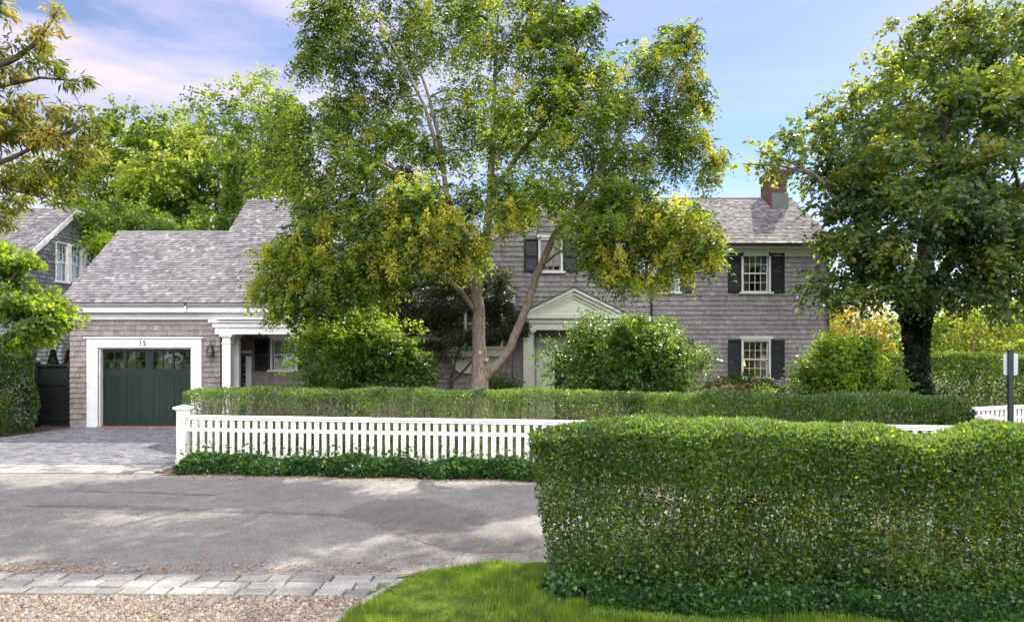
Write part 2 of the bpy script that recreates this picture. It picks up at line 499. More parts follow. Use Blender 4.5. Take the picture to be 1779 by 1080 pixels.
def clumpy(c, r, n, shell=.35, sub=7, subr=.42):
    """n points gathered in small tufts inside an ellipsoid"""
    k = max(3, int(sub)); cc = ball(k, shell)
    idx = rng.integers(0, k, n)
    pts = cc[idx] * .8 + ball(n, .1) * subr * rng.uniform(.6, 1.3, k)[idx][:, None]
    return np.array(c) + pts * np.array(r), unit(pts + .01)
def sprays(c, d, length=.32, pairs=6, leafL=.09, wr=.42, droop=.5):
    """compound leaves: leaflets in pairs along a drooping stalk"""
    n = len(c)
    d = unit(d + np.array([0, 0, .15])); out = []
    side = unit(np.cross(d, np.array([0, 0, 1.0]) + rng.normal(size=(n, 3)) * .3))
    ln = length * rng.uniform(.7, 1.3, n)[:, None]
    for k in range(pairs):
        t = (k + 1) / pairs
        p = c + d * ln * t + np.array([0, 0, -1]) * ln * droop * t * t
        for s in (-1, 1):
            ax = side * s * .9 + d * .5 + np.array([0, 0, -.35]) + rng.normal(size=(n, 3)) * .25
            out.append(leaf_quads(p, ax, leafL * (1 - .25 * abs(t - .5)), wr, .12))
    return np.concatenate(out)
def twig_leaves(c, d, L_, length=.38, k=7, wr=.7, droop=.35):
    """short leafy twigs: k leaves set alternately along each"""
    n = len(c); d = unit(d + np.array([0, 0, .1])); out = []
    side = unit(np.cross(d, np.array([0, 0, 1.0]) + rng.normal(size=(n, 3)) * .4)); ln = length * rng.uniform(.6, 1.3, n)[:, None]
    for i in range(k):
        t = (i + .5) / k; sg = 1 if i % 2 else -1
        p = c + d * ln * t - np.array([0, 0, 1.0]) * ln * droop * t * t
        ax = side * sg * .8 + d * .5 + np.array([0, 0, -.35]) + rng.normal(size=(n, 3)) * .35
        out.append(leaf_quads(p, ax, L_, wr, .14))
    return np.concatenate(out)
def twig_fn(L_, length=.38, k=7, wr=.7, droop=.35, shell=.05, alt=None, altp=.3):
    def fn(c, r, n, tone):
        m = max(8, n // k); nk = 11; cc = ball(nk, .2) * .85; ii = rng.integers(0, nk, m)
        p = c + (cc[ii] + ball(m, .05) * rng.uniform(.2, .42, nk)[ii][:, None]) * r
        d = unit(unit(p - c + 1e-3) + rng.normal(size=(m, 3)) * .7)
        q = twig_leaves(p, d, L_, length, k, wr, droop)
        if alt is not None:
            tt = np.where(rng.uniform(0, 1, nk) < altp, alt, tone)
            return q, np.tile(tt[ii], k)
        return q, np.full(len(q), tone)
    return fn
def pods(c, r, n, L=.045):
    """hanging panicles of small papery pods"""
    k = max(1, n // 60); base = c + ball(k, .2) * np.array(r)
    idx = rng.integers(0, k, n); t = rng.uniform(0, 1, n)
    ang = rng.uniform(0, 2 * pi, n); rad = (.04 + .16 * t) * rng.uniform(.3, 1, n)
    p = base[idx] + np.stack([np.cos(ang) * rad, np.sin(ang) * rad, -t * .30 + rng.normal(size=n) * .03], 1)
    return leaf_quads(p, rng.normal(size=(n, 3)) + np.array([0, 0, -1.2]), L, .75, .2)

def limb(mb, a, b, r0, r1, seg=6, wob=.06, sag=0.0, sides=6):
    a, b = Vector(a), Vector(b); Ln = (b - a).length
    pts, rad = [], []
    o = Vector(rng.normal(size=3)) * wob * Ln
    o2 = Vector(rng.normal(size=3)) * wob * Ln * .5
    for i in range(seg + 1):
        t = i / seg
        p = a.lerp(b, t) + o * sin(pi * t) + o2 * sin(2 * pi * t) + Vector((0, 0, sag * Ln * sin(pi * t)))
        pts.append(p); rad.append(r0 + (r1 - r0) * t)
    mb.tube(pts, rad, sides)
    return pts
def nearest(skel, p):
    best = min(skel, key=lambda s: (s[0] - p).length - (0.6 if s[0].z < p.z else -1.0))
    return best

def make_tree(name, label, cat, base, trunk_lines, blobs, bark, leafmats, leaf_fn, twigs=5, group=None, r_branch=.05, sides=9, barkname='trunk', crown='crown'):
    """trunk_lines: list of [(point, radius), ...]; blobs: (centre, radii, n, tone)"""
    T = thing(name, label, cat, base, group)
    mb = MB(); skel = []
    for ln in trunk_lines:
        pts = [Vector(p) for p, r in ln]; rr = [r for p, r in ln]
        P2, R2 = [], []
        for i in range(len(pts) - 1):
            for k in range(4):
                t = k / 4
                q = pts[i].lerp(pts[i + 1], t)
                if i or k: q = q + Vector(rng.normal(size=3)) * rr[i] * .10
                P2.append(q); R2.append(rr[i] + (rr[i + 1] - rr[i]) * t)
        P2.append(pts[-1]); R2.append(rr[-1])
        mb.tube(P2, R2, sides)
        skel += [(p, r) for p, r in zip(P2[1:], R2[1:])]
    V, I = [], []
    for (c, r, n, tone) in blobs:
        c = Vector(c); s, sr = nearest(skel, c)
        r0 = min(sr * .75, r_branch * (.6 + .4 * max(r)))
        pl = limb(mb, s, c, r0, r0 * .4, 7, .07, .04, 5)
        skel += [(p, r0 * .6) for p in pl[3:]]
        for k in range(twigs):
            e = c + Vector(ball(1, .6)[0] * np.array(r) * .95)
            limb(mb, pl[4 + k % 3], e, r0 * .35, r0 * .12, 4, .08, 0, 4)
        q, ti = leaf_fn(np.array(c), np.array(r), n, tone)
        V.append(q); I.append(ti)
    mb.build(barkname, bark, T, smooth=True)
    if V:
        quad_mesh(crown, np.concatenate(V), leafmats, np.concatenate(I), T)
    return T

# ------------------------------------------------------------------ shingles
def shingles(name, B, u0, u1, w0, w1, mats, parent, holes=(), inside=None, expo=.15, wmin=.10, wmax=.20, lift=.034, label=None):
    V = []
    w = w0; row = 0
    while w < w1 - .02:
        top = min(w + expo * 1.12, w1)
        u = u0 - random.uniform(0, .1)
        while u < u1:
            wd = random.uniform(wmin, wmax)
            a, b_ = max(u + .002, u0), min(u + wd - .003, u1)
            u += wd
            if b_ - a < .015: continue
            cu, cw = (a + b_) / 2, (w + top) / 2
            if inside and not inside(cu, cw): continue
            segs = [(a, b_)]
            for (h0, h1, g0, g1) in holes:
                if top > g0 + .01 and w < g1 - .01:
                    ns = []
                    for (x, y) in segs:
                        if y <= h0 or x >= h1: ns.append((x, y)); continue
                        if x < h0: ns.append((x, h0))
                        if y > h1: ns.append((h1, y))
                    segs = ns
            jit = random.uniform(-.006, .006); lf = lift * random.uniform(.75, 1.4)
            for (x, y) in segs:
                if y - x < .01: continue
                V.append([B(x, w + jit, lf), B(y, w + jit + random.uniform(-.002, .002), lf * random.uniform(.85, 1.1)), B(y, top, .003), B(x, top, .003), B(x, w + jit, 0), B(y, w + jit, 0)])
        w += expo; row += 1
    if not V: return None
    A = np.array([[tuple(p) for p in s] for s in V])
    n = len(A)
    me = bpy.data.meshes.new(name)
    vs = A.reshape(-1, 3)
    fi = []
    for i in range(n):
        b = i * 6
        fi += [(b, b + 1, b + 2, b + 3), (b + 4, b + 5, b + 1, b)]
    me.from_pydata(vs.tolist(), [], fi)
    me.materials.append(mats); me.update()
    o = link(name, me, parent)
    o.location = -parent_world(parent)
    if label: o['label'] = label
    return o

def wall_cells(mb, B, u0, u1, w0, w1, holes, thick=.18, mi=0):
    us = sorted({u0, u1, *[max(u0, min(u1, x)) for h in holes for x in h[:2]]})
    ws = sorted({w0, w1, *[max(w0, min(w1, x)) for h in holes for x in h[2:]]})
    for i in range(len(us) - 1):
        for j in range(len(ws) - 1):
            cu, cw = (us[i] + us[i + 1]) / 2, (ws[j] + ws[j + 1]) / 2
            if any(h[0] < cu < h[1] and h[2] < cw < h[3] for h in holes): continue
            mb.lbox(B, us[i], us[i + 1], ws[j], ws[j + 1], -thick, 0, mi)

# ------------------------------------------------------------------ the ground
def sheet(name, pts, z, m, **kw):
    mb = MB(); mb.face([(x, y, z) for x, y in pts]); return mb.build(name, m, None, kind='structure', **kw)
sheet('ground', [(-400, -60), (400, -60), (400, 700), (-400, 700)], 0.0, M['meadow'])
sheet('garden_bed', [(-26, 12.6), (14, 11.0), (30, 20), (30, 34), (-26, 34)], .004, M['soil'])
far_edge = [(-60, 15.5), (-12, 13.5), (-6.47, 13.38), (.43, 12.86), (9, 12.0), (40, 9.4)]
near_edge = [(40, 5.5), (10, 7.3), (4.3, 7.72), (1.2, 7.93), (.3, 7.95), (-.35, 7.85), (-.85, 7.68), (-1.18, 7.45), (-5.6, 7.54), (-12, 7.7), (-60, 9)]
sheet('road', far_edge + near_edge, .010, M['asphalt'])
# darker asphalt patch and the seam running along the road
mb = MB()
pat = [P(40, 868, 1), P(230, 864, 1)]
def G(px, py):
    s = (py - HY) / CAMZ; return ((px - CX) / s, F / s)
def rough_band(line, z, jit):
    """line: (px, top row, bottom row) along the band; uneven torn edges"""
    pr = None
    for (a, t0, b0), (c, t1, b1) in zip(line[:-1], line[1:]):
        n_ = max(2, int(abs(c - a) / 5))
        for k in range(n_):
            f = k / n_
            x_ = a + (c - a) * f; t_ = t0 + (t1 - t0) * f + random.gauss(0, jit); b_ = b0 + (b1 - b0) * f + random.gauss(0, jit)
            if b_ < t_ + .3: b_ = t_ + .3
            cur = (G(x_, t_), G(x_, b_))
            if pr: mb.face([(*pr[1], z), (*cur[1], z), (*cur[0], z), (*pr[0], z)])
            pr = cur
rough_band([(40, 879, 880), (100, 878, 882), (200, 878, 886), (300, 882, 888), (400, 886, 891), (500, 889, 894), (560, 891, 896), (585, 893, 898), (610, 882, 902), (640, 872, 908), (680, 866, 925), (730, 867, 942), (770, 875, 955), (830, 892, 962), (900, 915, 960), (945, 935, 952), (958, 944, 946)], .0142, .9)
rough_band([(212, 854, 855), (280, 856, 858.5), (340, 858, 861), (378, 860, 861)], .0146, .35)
mb.build('road_seam_and_patch', M['patch'], None, kind='structure')
# cracks filled with pale sand
mb = MB()
for ln in ([(490, 832), (440, 842), (395, 856), (372, 860)], [(175, 832), (140, 846), (128, 853), (215, 856)], [(268, 882), (240, 896), (222, 912)]):
    for (a, b_) in zip(ln[:-1], ln[1:]):
        n_ = 8
        pr = None
        for k in range(n_ + 1):
            t = k / n_
            x, y = G(a[0] + (b_[0] - a[0]) * t, a[1] + (b_[1] - a[1]) * t)
            x += random.uniform(-.035, .035); y += random.uniform(-.03, .03)
            if pr: mb.face([(pr[0], pr[1] - .013, .0185), (x, y - .013, .0185), (x, y + .013, .0185), (pr[0], pr[1] + .013, .0185)])
            pr = (x, y)
mb.build('road_crack', M['sand'], None, kind='structure')
# soil line along the far verge
sheet('verge', [(-6.75, 13.25), (.43, 12.75), (9, 11.9), (9, 12.6), (.43, 13.9), (-6.75, 14.4)], .0145, M['soil'])
sheet('gravel_bed', [(-14, 6.98), (-1.30, 6.92), (-1.62, 6.2), (-2.4, 4.0), (-3.2, 1.0), (-14, 1.0)], .012, M['sand'])
sheet('driveway_bed', [(-13.6, 14.4), (-6.95, 14.4), (-7.2, 16), (-8.9, 21.4), (-13.2, 21.4), (-13.9, 18.5), (-16, 16.5), (-16, 14.4)], .008, M['sand'])

def cobbles(name, a, b_, depth, rows, mean, m, zt=.035, gap=.012, left_trim=None):
    """setts laid in rows between a and b, each a bevelled stone"""
    a, b_ = Vector((*a, 0)), Vector((*b_, 0))
    u = (b_ - a).normalized(); L_ = (b_ - a).length; v = Vector((u.y, -u.x, 0))
    mb = MB(); dr = depth / rows
    for r_ in range(rows):
        t = -random.uniform(0, mean)
        end = L_ + (left_trim(r_) if left_trim else 0)
        while t < end:
            l_ = mean * random.uniform(.7, 1.35)
            x0, x1 = max(t, 0) + gap, min(t + l_, end) - gap
            t += l_
            if x1 - x0 < .05: continue
            y0, y1 = r_ * dr + gap * random.uniform(.6, 1.6), (r_ + 1) * dr - gap * random.uniform(.6, 1.6)
            zz = zt * random.uniform(.82, 1.1); e = .012
            c = [(x0, y0), (x1, y0), (x1, y1), (x0, y1)]
            c = [(x + random.uniform(-.008, .008), y + random.uniform(-.008, .008)) for x, y in c]
            cx, cy = (x0 + x1) / 2, (y0 + y1) / 2
            bt = [a + u * x + v * y for x, y in c]
            tp = [a + u * (x + (e if x < cx else -e)) + v * (y + (e if y < cy else -e)) for x, y in c]
            i = len(mb.v)
            mb.v += [(p.x, p.y, .0) for p in bt] + [(p.x, p.y, zz - .008) for p in bt] + [(p.x, p.y, zz + random.uniform(-.003, .003)) for p in tp]
            for k in range(4):
                j = (k + 1) % 4
                mb.f += [(i + k, i + j, i + 4 + j, i + 4 + k), (i + 4 + k, i + 4 + j, i + 8 + j, i + 8 + k)]; mb.m += [0, 0]
            mb.f.append((i + 8, i + 9, i + 10, i + 11)); mb.m.append(0)
    return mb.build(name, m, None, kind='structure')
cobbles('near_paving_strip', (-11, 7.62), (-1.2, 7.43), .60, 3, .33, M['granite'], .034, .011, lambda r_: -.02 - .10 * r_)
cobbles('driveway_apron', (-14.5, 14.42), (-6.95, 14.35), .92, 4, .30, M['granite'], .032, .011)
# the driveway itself: small tumbled pavers
mb = MB(); y = 14.45
while y < 21.0:
    dy = .11; t0 = -16.0 + random.uniform(0, .2)
    xr = -6.98 if y < 16 else -6.98 - (y - 16) * .36
    xl = -16 if y < 17 else (-16 + (y - 17) * 1.4 if y < 18.6 else -13.75 + (y - 18.6) * .2)
    while t0 < xr:
        w_ = random.uniform(.13, .26)
        if t0 > xl:
            z = .026 + random.uniform(-.004, .004); g = .006
            i = len(mb.v); x1 = min(t0 + w_ - g, xr)
            mb.v += [(t0, y, .0), (x1, y, .0), (x1, y + dy - g, 0), (t0, y + dy - g, 0), (t0 + .006, y + .006, z), (x1 - .006, y + .006, z + random.uniform(-.003, .003)), (x1 - .006, y + dy - g - .006, z), (t0 + .006, y + dy - g - .006, z)]
            for q in ((4, 5, 6, 7), (0, 1, 5, 4), (1, 2, 6, 5), (2, 3, 7, 6), (3, 0, 4, 7)):
                mb.f.append(tuple(i + k for k in q)); mb.m.append(0)
        t0 += w_
    y += dy
mb.build('driveway', M['paver'], None, kind='structure')

# lawn sheet with its kerb of thin stones
lawn_pts = [(-1.14, 7.36), (-.85, 7.58), (-.35, 7.76), (.3, 7.86), (1.2, 7.84), (4.3, 7.62), (10, 7.2), (18, 6.6), (18, 1), (-3.1, 1), (-2.35, 4.0), (-1.55, 6.2)]
mb = MB(); mb.face([(x, y, .03) for x, y in lawn_pts]); mb.build('lawn', M['turf'], None, kind='structure')
kb = MB(); kp = [(-1.16, 7.30), (-1.34, 6.86), (-1.47, 6.5), (-1.66, 6.0), (-1.95, 5.2), (-2.4, 4.1)]
for (x0, y0), (x1, y1) in zip(kp[:-1], kp[1:]):
    n_ = max(1, int(math.hypot(x1 - x0, y1 - y0) / .4))
    for k in range(n_):
        a = Vector((x0 + (x1 - x0) * k / n_, y0 + (y1 - y0) * k / n_, 0)); b_ = Vector((x0 + (x1 - x0) * (k + .95) / n_, y0 + (y1 - y0) * (k + .95) / n_, 0))
        s_ = (b_ - a).normalized().orthogonal(); s_ = Vector(((b_ - a).y, -(b_ - a).x, 0)).normalized() * .035
        kb.hull([(a - s_)[:2], (a + s_)[:2], (b_ + s_)[:2], (b_ - s_)[:2]], 0, .045 + random.uniform(-.005, .01))
kb.build('kerb', M['granite'], None, kind='structure')

# grass, pebbles, fallen leaves
def inpoly(x, y, poly):
    c = np.zeros(len(x), bool); j = len(poly) - 1
    for i in range(len(poly)):
        xi, yi = poly[i]; xj, yj = poly[j]
        k = ((yi > y) != (yj > y)) & (x < (xj - xi) * (y - yi) / (yj - yi + 1e-12) + xi)
        c ^= k; j = i
    return c
def scatter(poly, n, x0, x1, y0, y1):
    x = rng.uniform(x0, x1, n); y = rng.uniform(y0, y1, n); k = inpoly(x, y, poly)
    return x[k], y[k]
lawn_in = [(x, y) for x, y in lawn_pts]
x = rng.uniform(-2.2, 5.2, 170000); y = rng.uniform(5.4, 8.0, 170000)
jx = rng.normal(size=170000) * .022 + .03 * np.sin(y * 9 + x * 4); jy = rng.normal(size=170000) * .022 + .03 * np.sin(x * 7)
k_ = inpoly(x + jx, y + jy, lawn_in); x, y = x[k_], y[k_]
n = len(x); hgt = rng.uniform(.02, .07, n) * (1 + .5 * np.sin(x * 3 + y * 2)) ; ang = rng.uniform(0, 2 * pi, n)
q = np.empty((n, 3, 3)); wv = np.stack([np.cos(ang), np.sin(ang), 0 * ang], 1) * .0055
b0 = np.stack([x, y, np.full(n, .028)], 1)
q[:, 0] = b0 - wv; q[:, 1] = b0 + wv
q[:, 2] = b0 + np.stack([rng.normal(size=n) * .018, rng.normal(size=n) * .018, hgt], 1)
quad_mesh('grass', q, Lf['grass'], None, None, 3, kind='stuff', label='short green lawn grass in front of the clipped hedge', category='grass')
def pebbles(name, x, y, zb, label, cat):
    n = len(x); r_ = rng.uniform(.004, .012, n) * np.where(rng.uniform(0, 1, n) < .12, 1.9, 1)
    ct = np.stack([x, y, zb + r_ * .5], 1)
    rot = rng.uniform(0, pi, n); cs, sn = np.cos(rot)[:, None], np.sin(rot)[:, None]
    ax = np.concatenate([cs, sn, 0 * cs], 1) * (r_ * rng.uniform(.8, 1.5, n))[:, None]; ay = np.concatenate([-sn, cs, 0 * cs], 1) * r_[:, None]; az = np.array([0, 0, 1.0]) * (r_ * rng.uniform(.5, .9, n))[:, None]
    me = bpy.data.meshes.new(name)
    vv = np.stack([ct + ax, ct + ay, ct - ax, ct - ay, ct + az + ax * .3, ct + az - ax * .3], 1).reshape(-1, 3)
    base = (np.arange(n) * 6)[:, None]
    fq = np.concatenate([base + np.array([[0, 1, 4]]), base + np.array([[2, 3, 5]]), base + np.array([[3, 0, 4]]), base + np.array([[1, 2, 5]]), base + np.array([[1, 5, 4]]), base + np.array([[3, 4, 5]])])
    me.from_pydata(vv.tolist(), [], fq.tolist()); me.materials.append(M['pebble']); me.update()
    link(name, me, None, kind='stuff', label=label, category=cat)
gb = [(-14, 6.9), (-1.36, 6.85), (-1.62, 6.2), (-2.0, 5.2), (-14, 5.2)]
x, y = scatter(gb, 60000, -6.4, -1.3, 5.6, 6.92)
pebbles('gravel', x, y, .014, 'loose pinkish tan gravel below the granite setts', 'gravel')
x = rng.uniform(-8, 1.4, 2600); y = np.where(rng.uniform(0, 1, 2600) < .6, 7.6 + np.abs(rng.normal(size=2600)) * .16, 13.25 - .075 * (x + 6.5) - np.abs(rng.normal(size=2600)) * .16)
k_ = ~inpoly(x, y, lawn_in); x, y = x[k_], y[k_]
pebbles('road_grit', x, y, .011, 'fine grit gathered along both edges of the road', 'grit')
def litter(name, pts, size, label):
    n = len(pts)
    d = unit(rng.normal(size=(n, 3)) * np.array([1, 1, .12])); c = np.array([0, 0, 1.0])
    s_ = unit(np.cross(d, c)); L_ = (size * rng.uniform(.6, 1.4, n))[:, None]
    q = np.stack([pts - d * L_ * .5, pts + s_ * L_ * .3 + c * .006, pts + d * L_ * .5 + c * rng.uniform(0, .012, (n, 1)), pts - s_ * L_ * .3], 1)
    quad_mesh(name, q, M['deadleaf'], None, None, 4, kind='stuff', label=label, category='leaves')
pts = []
for _ in range(240):
    y_ = 7.5 + abs(random.gauss(0, .30)); pts.append((random.uniform(-7, -.9), y_, .018))
for _ in range(90):
    pts.append((random.uniform(-1.6, 1), random.uniform(7.9, 9.2), .018))
for _ in range(160):
    pts.append((random.uniform(-7, -4.6), 7.6 + abs(random.gauss(0, .18)), .018))
for _ in range(70):
    pts.append((random.uniform(-9, 1), random.uniform(8.2, 12.6), .018))
for _ in range(40):
    pts.append((random.uniform(-6, -1.4), random.uniform(6.1, 6.8), .032))
litter('fallen_leaves', np.array(pts), .042, 'brown and orange fallen leaves scattered on the grey road')
pts = np.array([(X_, 13.2 - .075 * (X_ + 6.5) + random.gauss(0, .12), .02) for X_ in np.random.default_rng(3).uniform(-6.3, 1.2, 450)])
litter('leaf_litter', pts, .035, 'dry leaf litter along the ivy edge of the road')

# ------------------------------------------------------------------ THE HOUSE
H = thing('shingled_house', 'long grey cedar-shingled house with white trim and attached green-doored garage', 'house', (0, 22, 0))
# wall planes
YG, YP, YB, YC, YD, YE = 21.05, 22.7, 21.8, 20.87, 21.8, 24.0

def sash_window(parent, B, u0, u1, w0, w1, cols=4, rows=3, head=True, shutters=(1, 1), trim='white', casing=.07, curtain=True, label=None, shw=None, wall_d=.18, sillw=.1):
    """double-hung window: casing, two sashes with glazing bars, glass, sill, shutters"""
    W_ = MB(); c = casing
    W_.lbox(B, u0 - c, u0, w0, w1 + c, -.06, .045); W_.lbox(B, u1, u1 + c, w0, w1 + c, -.06, .045)
    W_.lbox(B, u0, u1, w1, w1 + c, -.06, .044)
    if head: W_.lbox(B, u0 - c - .05, u1 + c + .05, w1 + c + .001, w1 + c + .09, -.02, .075)
    win = W_.build('window', M[trim], parent)
    if label: win['label'] = label
    S_ = MB(); S_.lbox(B, u0 - c - .08, u1 + c + .08, w0 - .07, w0 - .002, -.05, .10)
    S_.build('sill', M[trim], win)
    K_ = MB(); G_ = MB(); mid = (w0 + w1) / 2; st = .045; bar = .016
    for (a, b_, d) in ((w0, mid + .02, -.075), (mid - .02, w1, -.045)):
        K_.lbox(B, u0, u0 + st, a, b_, d - .03, d); K_.lbox(B, u1 - st, u1, a, b_, d - .03, d)
        K_.lbox(B, u0 + st, u1 - st, a, a + st, d - .03, d - .001); K_.lbox(B, u0 + st, u1 - st, b_ - st, b_, d - .03, d - .001)
        for k in range(1, cols):
            x_ = u0 + st + (u1 - u0 - 2 * st) * k / cols
            K_.lbox(B, x_ - bar / 2, x_ + bar / 2, a + st, b_ - st, d - .02, d - .004)
        nr = max(1, rows)
        for k in range(1, nr):
            z_ = a + st + (b_ - a - 2 * st) * k / nr
            K_.lbox(B, u0 + st, u1 - st, z_ - bar / 2, z_ + bar / 2, d - .021, d - .006)
        G_.face([B(u0 + st, a + st, d - .018), B(u1 - st, a + st, d - .018), B(u1 - st, b_ - st, d - .018), B(u0 + st, b_ - st, d - .018)])
    K_.build('sash', M[trim], win); G_.build('glass', M['glass'], win)
    if curtain:
        C_ = MB(); n_ = 10
        for (a, b_) in ((u0, u0 + (u1 - u0) * .28), (u1 - (u1 - u0) * .28, u1)):
            for k in range(n_):
                x0 = a + (b_ - a) * k / n_; x1 = a + (b_ - a) * (k + 1) / n_
                d0 = -.24 - .03 * (k % 2); d1 = -.24 - .03 * ((k + 1) % 2)
                C_.face([B(x0, w0, d0), B(x1, w0, d1), B(x1, w1, d1), B(x0, w1, d0)])
        C_.build('curtain', M['curtain'], win)
    sw = shw or (u1 - u0) * .47
    for side, on in ((-1, shutters[0]), (1, shutters[1])):
        if not on: continue
        a = u0 - c - .01 - sw if side < 0 else u1 + c + .01
        shutter(parent, B, a, a + sw, w0 - .03, w1 + .04)
    return win
def shutter(parent, B, a, b_, w0, w1):
    s_ = MB(); fr = .055; d0, d1 = .03, .062
    s_.lbox(B, a, a + fr, w0, w1, d0, d1); s_.lbox(B, b_ - fr, b_, w0, w1, d0, d1)
    m_ = w0 + (w1 - w0) * .47
    for z0, z1 in ((w0, w0 + .09), (m_ - .04, m_ + .04), (w1 - .07, w1)):
        s_.lbox(B, a + fr, b_ - fr, z0, z1, d0, d1 - .002)
    for z0, z1 in ((w0 + .09, m_ - .04), (m_ + .04, w1 - .07)):
        z_ = z0
        while z_ < z1 - .01:
            zz = min(z_ + .038, z1)
            s_.face([B(a + fr, z_, d1 - .008), B(b_ - fr, z_, d1 - .008), B(b_ - fr, zz, d0 + .006), B(a + fr, zz, d0 + .006)])
            z_ += .036
    s_.lbox(B, a + fr, b_ - fr, w0, w1, d0 - .004, d0 + .002)
    o = s_.build('shutter', M['shutter'], parent)
    h_ = MB()
    h_.lbox(B, (a + b_) / 2 - .012, (a + b_) / 2 + .012, w0 - .07, w0 - .002, .03, .05); h_.build('shutter_dog', M['metal'], o)
    return o

def slab(mb, p00, p10, p11, p01, t=.12):
    """thick roof slab under the four corner points"""
    b = len(mb.v)
    for p in (p00, p10, p11, p01): mb.v.append(tuple(p))
    for p in (p00, p10, p11, p01): mb.v.append((p[0], p[1], p[2] - t))
    for q in ((0, 1, 2, 3), (7, 6, 5, 4), (0, 4, 5, 1), (1, 5, 6, 2), (2, 6, 7, 3), (3, 7, 4, 0)):
        mb.f.append(tuple(b + k for k in q)); mb.m.append(0)

def roof_x(parent, x0, x1, ye, ze, yr, zr, label, back=True, x0b=None, yb=None):
    """roof with its ridge along X; front eave at (ye, ze), ridge at (yr, zr)"""
    mb = MB()
    slab(mb, (x0, ye, ze), (x1, ye, ze), (x1, yr, zr), (x0, yr, zr))
    if back:
        yb_ = 2 * yr - ye
        slab(mb, (x1, yr, zr), (x1, yb_, ze), (x0, yb_, ze), (x0, yr, zr)) if False else slab(mb, (x1, yb_, ze), (x0, yb_, ze), (x0, yr + .001, zr), (x1, yr + .001, zr))
    ro = mb.build('roof', M['roofshingle'], parent, label=label)
    sl = Vector((0, yr - ye, zr - ze)); L_ = sl.length
    n = Vector((0, -(zr - ze), (yr - ye)))
    B = Basis((x0, ye, ze), (1, 0, 0), n, sl)
    shingles('roof_shingles', B, -.02, x1 - x0 + .02, -.03, L_, M['roofshingle'], ro, expo=.135, wmin=.09, wmax=.2, lift=.026)
    cap = MB()
    cap.tube([(x0 - .02, yr, zr + .01), (x1 + .02, yr, zr + .01)], .05, 6)
    cap.build('ridge_cap', M['lead'] if False else M['roofshingle'], ro)
    return ro

def gable_roof(parent, xc, hw, y0, y1, ze, zr, label, over=.12, trim='white'):
    """roof with its ridge along Y over a front-facing gable"""
    mb = MB(); sl = (zr - ze) / hw; xo = hw + over; zo = ze - over * sl
    yf = y0 - .22
    slab(mb, (xc - xo, yf, zo), (xc - xo, y1, zo), (xc, y1, zr), (xc, yf, zr), -.1)
    slab(mb, (xc, yf, zr), (xc, y1, zr), (xc + xo, y1, zo), (xc + xo, yf, zo), -.1)
    ro = mb.build('roof', M['roofshingle'], parent, label=label)
    Ls = sqrt(xo * xo + (zr - zo) ** 2)
    Bl = Basis((xc - xo, y1, zo + .105), (0, -1, 0), (-(zr - zo), 0, xo), (xo, 0, zr - zo))
    Br = Basis((xc + xo, yf, zo + .105), (0, 1, 0), ((zr - zo), 0, xo), (-xo, 0, zr - zo))
    for B in (Bl, Br): shingles('roof_shingles', B, 0, y1 - yf, -.02, Ls, M['roofshingle'], ro, expo=.135, wmin=.09, wmax=.2, lift=.026)
    t = MB(); B = Basis((xc, y0, 0))
    for s in (-1, 1):   # rake boards: frieze, bed, crown
        for (o0, o1, n0, n1) in ((-.34, -.20, 0, .07), (-.20, -.06, .0, .14), (-.06, .02, .0, .235)):
            t.lprism(B, [(s * (xo + .02), zo + o0), (0, zr + o0), (0, zr + o1), (s * (xo + .02), zo + o1)][::s], n0, n1)
        # cornice return
        t.lbox(B, min(s * (xo + .02), s * (hw - .42)), max(s * (xo + .02), s * (hw - .42)), zo - .30, zo - .04, 0, .20)
        t.lbox(B, min(s * (xo + .05), s * (hw - .45)), max(s * (xo + .05), s * (hw - .45)), zo - .04, zo + .0, 0, .24)
    t.build('rake_trim', M[trim], ro)
    return ro

def gable_wall(parent, xc, hw, y, y1, z0, ze, zr, holes, mt, label):
    B = Basis((xc, y, 0))
    w = MB(); hl = [(a, b_, c, d) for a, b_, c, d in holes]
    wall_cells(w, B, -hw, hw, z0, ze, hl)
    w.lprism(B, [(-hw, ze), (hw, ze), (0, zr)], -.18, 0)
    w.box(xc - hw, xc - hw + .18, y + .181, y1, z0, ze); w.box(xc + hw - .18, xc + hw, y + .181, y1, z0, ze)
    wo_ = w.build('wall', mt, parent, label=label)
    sl = (zr - ze) / hw
    shingles('wall_shingles', B, -hw, hw, z0 + .1, zr, mt, wo_, hl, lambda u, w_: w_ < ze + (hw - abs(u)) * sl - .05, expo=.158)
    for s in (-1, 1):
        Bs = Basis((xc + s * hw, y, 0), (0, 1, 0), (s, 0, 0))
        shingles('wall_shingles', Bs, 0, y1 - y, z0 + .1, ze, mt, wo_, expo=.158)
    return wo_, B

# --- garage and link wing (ridge along X)
XG0, XG1, XL1 = -13.46, -8.89, -5.62
EY, EZ = 20.66, 3.80; TAN = .83
roof_x(H, -13.56, PX(397, 23.77), EY, EZ, 23.77, EZ + (23.77 - EY) * TAN, 'weathered shingle roof over the garage')
xr0 = PX(397, 23.77)
ro = roof_x(H, xr0, XL1 + 3.5, EY, EZ, 25.5, EZ + (25.5 - EY) * TAN, 'taller weathered shingle roof beside the garage roof')
